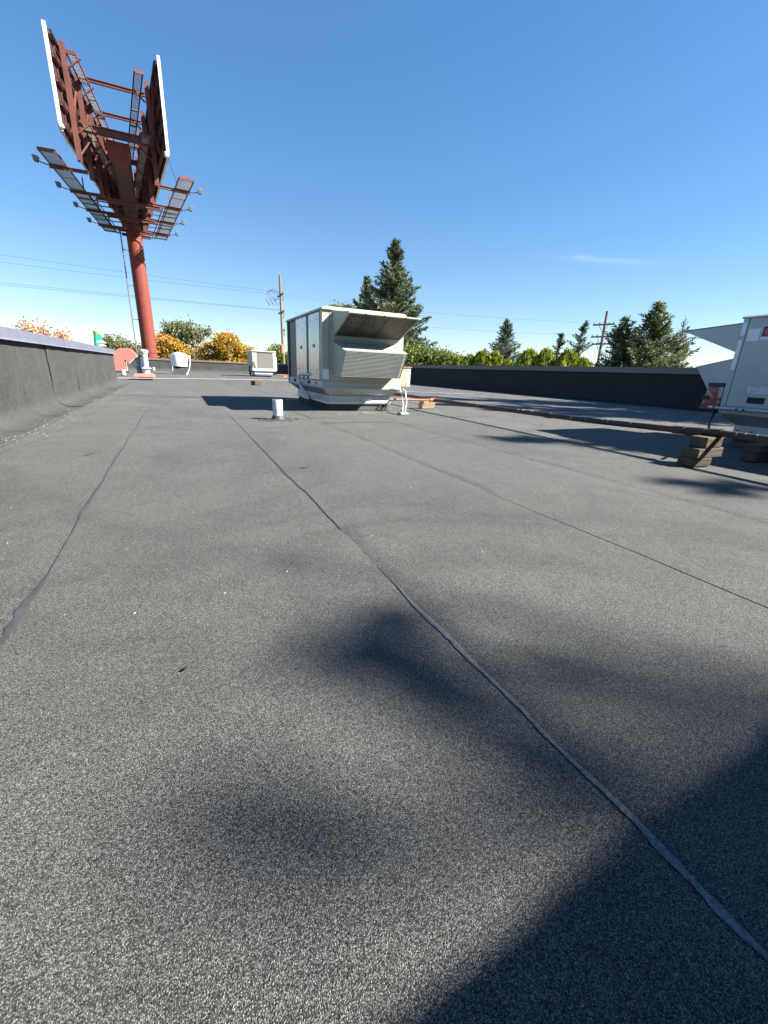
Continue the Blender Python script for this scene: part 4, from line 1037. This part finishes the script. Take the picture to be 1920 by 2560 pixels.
me.transform(Matrix.Translation(pos - Vector(sg['_o'])) @ Rm); lo.parent = up_

# ------------------------------------------------------------------ trees
def unit(v): return v / np.maximum(np.linalg.norm(v, axis=-1, keepdims=True), 1e-9)
def leafquads(c, d, L, Wd_, r):
    """quads centred on c with long direction d"""
    n = len(c); d = unit(d); s = unit(np.cross(d, r.normal(size=(n, 3)))); L = L[:, None] if np.ndim(L) else L; Wd_ = Wd_[:, None] if np.ndim(Wd_) else Wd_
    a = d * L * .5; w = s * Wd_ * .5
    return np.stack([c - a - w * .6, c + a * .2 - w, c + a, c - a * .2 + w], 1)
def conifer(x, y, ztop, slope, label, mat=L_spruce, zlow=-2.2, seed=1, lean=(0, 0), dens=1.0, dead=0.0, gap=.34, spray=.34, rag=.3, nmin=4, group="conifers beyond the roof edge", rmax=9, name='spruce_tree', up=.55):
    r = np.random.default_rng(seed); p = thing(name, (x, y, GZ), label, "tree", group)
    Ht = ztop - GZ
    def axis(z): f = (z - GZ) / Ht; return np.array([x + lean[0] * f, y + lean[1] * f, z])
    MB().tube([axis(GZ), axis(GZ + Ht * .5), axis(ztop - .1)], [.02 * Ht + .03, .011 * Ht + .02, .012], 8).build('trunk', m_bark, p)
    Q = []; limbs = MB(); z = zlow
    while z < ztop - .05:
        h = ztop - z; R0 = min(slope * h + .10, rmax); nb = max(nmin, int(round((6 + 2.2 * R0) * dens + r.uniform(-.45, .45))))
        isdead = h < dead
        for k in range(nb):
            az = r.uniform(0, 2 * math.pi); L = R0 * r.uniform(1 - rag * 1.3, 1 + rag * .6); zz = z + r.uniform(-gap, gap) * .5
            el = math.radians(-12 + 50 * (1 - min(h / (Ht * .75), 1)) + r.uniform(-8, 8))
            d0 = np.array([math.cos(az) * math.cos(el), math.sin(az) * math.cos(el), math.sin(el)])
            m = max(3, int(L / .13)); tt = np.linspace(.12, 1, m)
            pts = axis(zz) + tt[:, None] * L * d0 + np.stack([0 * tt, 0 * tt, (tt ** 2.2) * L * .22 - tt * L * .10], 1)
            if isdead or (k % 3 == 0 and L > .6):
                limbs.tube([axis(zz), pts[m // 2], pts[-1]], [.012 + .008 * L, .008 + .004 * L, .004], 4, False)
            if isdead: continue
            rep = 7 if L > .5 else 5
            c = np.repeat(pts, rep, 0); f = np.repeat(tt, rep)
            side = r.normal(size=c.shape); side[:, 2] *= .55
            wid = (.10 + .20 * L * (1 - f) * f * 1.6)[:, None]
            c = c + side * wid * .6; 
            dd = d0 * up + unit(side) * .75 + np.array([0, 0, .10]); n = len(c)
            Q.append(leafquads(c, dd, spray * .85 * r.uniform(.55, 1.25, n), spray * .20 * r.uniform(.6, 1.3, n), r))
        z += gap * r.uniform(.75, 1.2) * (1 if h > 1.5 else .55)
    quads('crown', np.concatenate(Q), mat, p)
    if limbs.v: limbs.build('branches', m_bark, p, fix=False)
    return p
def broadleaf(x, y, blobs, nleaf, mat, label, size=.2, seed=1, group="broadleaf trees beyond the roof edge", clump=.35, name='broadleaf_tree', extra=None, limb=1.0):
    """blobs: (dx, dy, z, rx, rz, share)"""
    r = np.random.default_rng(seed); p = thing(name, (x, y, GZ), label, "tree", group)
    zt = min(q[2] for q in blobs); top = Vector((x, y, max(zt - .2, GZ + 1)))
    tr = MB().tube([(x, y, GZ), Vector((x, y, GZ)).lerp(top, .6), top], [.22, .17, .12], 8); tr.build('trunk', m_bark, p)
    lm = MB(); Q = []; tot = sum(q[5] for q in blobs)
    for dx, dy, z, rx, rz, sh in blobs:
        c = np.array([x + dx, y + dy, z]); n = int(nleaf * sh / tot); ncl = max(5, n // 70)
        u = unit(r.normal(size=(ncl, 3))) * (r.uniform(.25, 1, ncl) ** .5)[:, None]
        cc = c + u * np.array([rx, rx, rz])
        for q in cc[:: max(1, ncl // 14)]:
            lm.tube([tuple(top - Vector((0, 0, .3))), tuple((np.array(top) * .4 + q * .6) + r.normal(size=3) * .1), tuple(q)], [.07 * limb, .035 * limb, .012 * limb], 4, False)
        idx = r.integers(0, ncl, n); pos = cc[idx] + r.normal(size=(n, 3)) * clump * r.uniform(.5, 1.2, n)[:, None] * np.array([1, 1, .75])
        Q.append(leafquads(pos, r.normal(size=(n, 3)), size * r.uniform(.6, 1.3, n), size * .7 * r.uniform(.6, 1.2, n), r))
    o = quads('crown', np.concatenate(Q), mat, p); lm.build('branches', m_bark, p, fix=False)
    if extra:
        em, eb, en = extra; Q = []
        for dx, dy, z, rx, rz in eb:
            pos = np.array([x + dx, y + dy, z]) + r.normal(size=(en, 3)) * np.array([rx, rx, rz]) * .5
            Q.append(leafquads(pos, r.normal(size=(en, 3)), size * r.uniform(.6, 1.3, en), size * .7 * r.uniform(.6, 1.2, en), r))
        quads('turning_leaves', np.concatenate(Q), em, p)
    return p
def arborvitae(x, y, ztop, hw, label, seed):
    r = np.random.default_rng(seed); p = thing('arborvitae_shrub', (x, y, GZ), label, "shrub", "yellow green arborvitae shrubs behind the right parapet")
    MB().tube([(x, y, GZ), (x, y, ztop - .8)], [.1, .03], 6).build('trunk', m_bark, p)
    n = 5200; H = 3.4
    f = r.uniform(0, 1, n) ** .8; z = ztop - f * H
    rad = hw * np.minimum(1.0, (np.maximum(f * H, 0) / (hw * 1.25)) ** .58)
    az = r.uniform(0, 2 * math.pi, n)
    lump = 1 + .16 * np.sin(az * 3 + seed) * np.sin(z * 3.1 + seed * 2) + .13 * np.sin(az * 7 + z * 5 + seed)
    rr = rad * lump * r.uniform(.80, 1.06, n)
    c = np.stack([x + rr * np.cos(az), y + rr * np.sin(az), z + r.normal(size=n) * .05], 1)
    d = np.stack([np.cos(az) * .35, np.sin(az) * .35, np.full(n, 1.0)], 1) + r.normal(size=(n, 3)) * .3
    quads('crown', leafquads(c, d, .24 * r.uniform(.6, 1.3, n), .085 * r.uniform(.6, 1.3, n), r), L_arb, p)

conifer(14.78, 30.62, 9.35, .40, "tall full spruce rising right behind the big air unit", L_spruce, -1.5, 11, (.1, 0), 1.35, 0, .32, .42, .34)
conifer(14.3, 34.4, 7.5, .40, "smaller spruce left of the tall spruce behind the big air unit", L_spruce, -1.0, 12, (0, 0), 1.3, 0, .36, .40, .34)
conifer(26.9, 32.25, 5.2, .50, "airy grey green pine between the arborvitae clumps", L_pine, -1.5, 13, (0, 0), 1.05, 0, .36, .36, .3, name='pine_tree')
conifer(34.3, 33.6, 4.8, .36, "shorter of the two dark ragged conifers near the right utility pole", L_pine, -1.0, 14, (.4, -.3), .85, 0, .46, .42, .55, rmax=.95, name='pine_tree')
conifer(35.3, 32.5, 5.9, .34, "taller leaning dark ragged conifer near the right utility pole", L_pine, -1.0, 15, (.8, -.6), .85, 0, .46, .42, .55, rmax=.95, name='pine_tree')
conifer(27.2, 18.66, 5.2, .62, "broad olive green spruce in front of the sign on the right", L_spruce_y, -1.5, 16, (0, 0), 1.3, 0, .34, .36, .34)
conifer(26.2, 20.0, 4.3, .66, "lower spruce merging with the left side of the broad right spruce", L_spruce, -1.5, 17, (0, 0), 1.2, 0, .34, .36, .4, rmax=1.25)
conifer(30.4, 19.0, 4.75, .42, "narrow spruce with bare dead top beside the right air unit's hood", L_spruce_y, -1.5, 18, (.1, 0), 1.1, 1.75, .34, .36, .4, rmax=.85)
# casters of the tree shade on the right half of the roof (they stand outside the picture)
conifer(18.8, 2.4, 12.8, .33, "big spruce standing off the roof's right side throwing streaky shade", L_spruce, -1.0, 21, (0, 0), .95, 0, .56, .5, .45)
conifer(16.4, 1.0, 10.8, .36, "second spruce off the roof's right side throwing streaky shade", L_spruce, -1.0, 22, (0, 0), .9, 0, .56, .5, .45)
conifer(14.2, -5.2, 10.4, .10, "slim spruce right of the viewpoint throwing narrow streaks of shade", L_spruce, 5.0, 24, (0, 0), .3, 0, .6, .45, .5, nmin=2)
conifer(14.6, -3.4, 10.8, .28, "narrow spruce right of the viewpoint shading the roof in front of the right air unit", L_spruce, 3.0, 25, (0, 0), .6, 0, .55, .48, .5, nmin=3, rmax=.8)
conifer(18.6, -1.4, 12.2, .30, "wide spruce off the roof's right side shading the strip behind the right air unit", L_spruce, -1.0, 26, (0, 0), .9, 0, .56, .5, .45)
sh = []
rs = np.random.default_rng(3)
for gx, gy, rr, wt in ((.43, .83, .06, 1.7), (.31, .74, .08, 1.8), (.40, .69, .08, 2.2), (.44, .56, .07, 1.2), (.48, .45, .06, .9), (.51, .35, .06, .9), (.55, .28, .06, .6), (.71, .58, .05, .35), (.75, .50, .05, .4),
                       (.02, .48, .06, .3), (.07, .42, .07, .5), (.12, .37, .05, .4), (.34, 1.28, .10, .15)):
    z = rs.uniform(10.6, 12.2); tq = z / math.tan(SUN_EL); dq = Vector((SUN_DIR.x, SUN_DIR.y)).normalized()
    sh.append((gx + dq.x * tq - 13.3, gy + dq.y * tq + 7.2, z, rr * .85, rr * .7, wt))
broadleaf(13.3, -7.2, sh, 950, L_olive, "tall loose leafed tree behind the viewpoint throwing soft blotches of shade", .055, 23, clump=.048, limb=.2)

broadleaf(16.07, 45.2, [(0, 0, 6.2, 1.3, .8, 2), (-1.2, 0, 5.8, 1.0, .6, 1), (.9, .3, 5.9, .9, .6, 1), (0, 0, 3.5, 2, 1.8, 3)], 6500, L_bush, "green leafy tree top showing behind the big air unit's roof", .22, 31)
broadleaf(12.9, 24.2, [(0, 0, 1.35, 1.1, .8, 2), (-1.0, .3, 1.1, .8, .7, 1), (.9, -.3, 1.25, .9, .8, 1.5), (0, 0, -.4, 1.6, 1.0, 1.5)], 11000, L_bush, "tall loose green bush behind the parapet beside the spruce", .15, 32, clump=.28, name='bush')
broadleaf(14.6, 23.3, [(0, 0, 1.3, .9, .6, 2), (.9, -.5, 1.0, .7, .6, 1), (0, 0, -.4, 1.4, 1.0, 1.5)], 9000, L_bush, "rounded green bush between the loose bush and the arborvitae row", .13, 33, clump=.25, name='bush')
for i, (x, y, zt, hw, lb) in enumerate((
        (14.19, 20.58, 1.50, .62, "yellow green arborvitae at the left end of the row"),
        (14.66, 20.30, 1.60, .52, "second arborvitae from the left end of the row, slightly pointed"),
        (15.13, 19.9, 1.82, .50, "third arborvitae from the left end of the row, narrow and tall"),
        (15.72, 19.47, 1.80, .68, "brightest rounded arborvitae just left of the airy pine"),
        (16.25, 18.95, 1.38, .50, "low arborvitae at the foot of the airy pine"),
        (16.36, 17.6, 1.92, .66, "arborvitae just right of the airy pine"),
        (16.92, 17.05, 1.93, .60, "arborvitae between the airy pine and the broad shrub"),
        (17.66, 16.25, 1.93, .82, "broad rounded arborvitae in front of the dark ragged conifers"),
        (18.15, 15.75, 1.55, .62, "last arborvitae on the right before the utility pole"))):
    arborvitae(x, y, zt, hw, lb, 50 + i)
broadleaf(-6.85, 31.3, [(0, 0, 1.95, .65, .5, 3), (.35, 0, 1.6, .6, .4, 1), (-.35, 0, 1.6, .5, .4, 1)], 1000, L_pink, "thin pinkish autumn tree above the left parapet", .14, 41, clump=.26)
broadleaf(-5.75, 31.5, [(0, 0, 1.75, .36, .28, 1), (.3, 0, 1.5, .3, .2, .5)], 420, L_pink, "small pinkish autumn crown right of the thin pinkish tree", .14, 42, clump=.2)
broadleaf(-8.0, 31, [(0, 0, 1.9, .2, .5, 1)], 40, L_pink, "nearly bare grey sapling at the left end of the parapet", .12, 43, clump=.2)
broadleaf(-6.1, 59.7, [(0, 0, 2.1, 1.5, 1.0, 2), (1.2, 0, 1.5, 1.2, .7, 1)], 2600, L_olive, "olive tree top right of the green pylon", .24, 44)
broadleaf(-3.9, 60.8, [(0, 0, 1.6, 1.0, .9, 2), (.9, 0, 1.2, .9, .6, 1)], 2000, L_olive, "low olive tree between the pylon and the billboard pole", .24, 45)
broadleaf(-4.1, 72, [(.6, 0, 1.5, 1.1, .9, 1)], 1500, L_bush, "small dark green tree left of the billboard pole base", .25, 46)
broadleaf(1.2, 62, [(-.6, 0, 4.2, 1.6, 1.3, 2.2), (.6, 0, 4.7, 1.3, .9, 1.2), (2.2, 0, 4.4, .7, .5, .5), (-1.6, 0, 3.2, 1.4, 1.1, 1.3), (1.2, 0, 3.0, 1.3, 1.2, 1.3), (0, 0, 1.5, 2.2, 1.2, 1)], 6200, L_olive, "tall airy olive green tree between the two yellow trees", .25, 47, clump=.38)
broadleaf(-.5, 55, [(0, 0, 2.2, 1.2, 1.0, 2), (1.0, 0, 1.6, 1.0, .7, 1), (-.9, 0, 2.0, .8, .9, 1)], 5600, L_yellow, "yellow maple just right of the billboard pole", .21, 48, extra=(L_orange, [(-.6, -.4, 2.9, 1.0, .5)], 420))
broadleaf(5.4, 54.7, [(0, 0, 2.5, 1.9, 1.35, 3), (-1.8, 0, 1.7, 1.2, 1.0, 1.3), (1.9, 0, 1.9, 1.3, .95, 1.4), (0, 0, .8, 2.6, .8, 1)], 12500, L_yellow, "wide golden yellow maple left of the small far air unit", .21, 49, clump=.32, extra=(L_orange, [(2.8, -.3, 1.9, .9, .6), (.2, -.2, 3.7, .8, .3)], 380))
broadleaf(2.9, 58, [(0, 0, 2.2, 1.3, 1.2, 1)], 520, L_pink, "sparse bare twigged tree between the olive tree and golden maple", .18, 50)
broadleaf(12.0, 59, [(0, 0, 2.3, 1.1, .9, 1), (-.9, 0, 1.6, 1.0, .7, .7), (1.1, 0, 1.7, 1.1, .9, 1)], 4200, L_bush, "green tree behind the left utility pole foot", .24, 51)
# far treeline
r = np.random.default_rng(99); Q = []
for i in range(150):
    az = RAD(r.uniform(-22, 75)); D_ = r.uniform(150, 230); cx, cy = D_ * math.sin(az), D_ * math.cos(az); hz = r.uniform(-1.2, 2.6) + (1.6 if az > RAD(45) else 0)
    n = 150; rr = r.uniform(3, 6)
    u = unit(r.normal(size=(n, 3))) * (r.uniform(.3, 1, n) ** .5)[:, None]
    c = np.array([cx, cy, hz - 1.5]) + u * np.array([rr, rr, 3.6]); Q.append(leafquads(c, r.normal(size=(n, 3)), 1.3 * r.uniform(.5, 1.2, n), 1.0 * r.uniform(.5, 1.2, n), r))
o = stuff(quads('distant_treeline', np.concatenate(Q), L_olive)); tag(o, "low hazy olive treeline along the horizon behind the parapet", "trees")

# ------------------------------------------------------------------ loose bits on the roof
r = np.random.default_rng(5)
def bits(n, xf, yf, smin, smax, mat, name, label, zoff=.0075):
    b = MB()
    for i in range(n):
        y = yf(); x = xf(); s = r.uniform(smin, smax); a = r.uniform(0, 6.28); st = r.uniform(.3, .9)
        ca, sa = math.cos(a) * s, math.sin(a) * s; z = zoff + .002
        h = s * .35
        b.add([(x + ca, y + sa, z), (x - sa * st, y + ca * st, z), (x - ca, y - sa, z), (x + sa * st, y - ca * st, z), (x + ca * .2, y + sa * .2, z + h)], [(0, 1, 4), (1, 2, 4), (2, 3, 4), (3, 0, 4)])
    return tag(stuff(b.build(name, mat, fix=False, smooth=False)), label, "debris")
def ry(): return float(1.1 + 22 * r.uniform() ** 1.6)
bits(330, lambda: float(r.uniform(-1.1, 3.6)), ry, .0012, .0036, m_debris, 'pale_debris', "scattered tiny pale chips over the roof felt")
bits(200, lambda: float(r.uniform(-1.1, 9)), ry, .0015, .005, m_debris_d, 'dark_debris', "scattered tiny dark crumbs and leaf bits over the roof felt")
bits(210, lambda: float(XL + r.choice([.30, .29, .24, .33, .42]) + r.normal() * .03), lambda: float(4.0 + 9 * r.uniform() ** 1.3), .003, .008, m_debris, 'drifted_chips', "pale chips gathered along the foot of the left parapet", .012)
bits(90, lambda: float(r.uniform(2.0, 3.9)), lambda: float(r.normal() * .12 + 6.02), .003, .012, m_debris, 'chips_by_unit', "pale chips lying in front of the big air unit's curb")
def twig(x, y, L, a, label, mat=m_debris_d, w=.003):
    q = [(x + math.cos(a) * L * t_ + .1 * L * math.sin(t_ * 5) * math.sin(a), y + math.sin(a) * L * t_ - .1 * L * math.sin(t_ * 5) * math.cos(a), .011 + .004 * math.sin(t_ * 3)) for t_ in np.linspace(0, 1, 6)]
    o = MB().tube(q, [w, w, w * .8, w * .7, w * .5, w * .3], 5).build('twig', mat); rebase(o, (x, y, 0)); tag(o, label, "twig")
twig(-.62, 3.35, .16, 1.0, "slender dark twig on the felt left of the left seam")
twig(.66, 2.62, .07, .2, "curled leaf sliver on the felt in the middle distance", m_wood_old, .005)
twig(-.05, .83, .028, .5, "small black twig scrap on the near felt", m_black, .0025)
twig(3.95, 2.02, .20, 2.6, "pale scrap of tape lying beside the nearest block stack", m_white, .008)
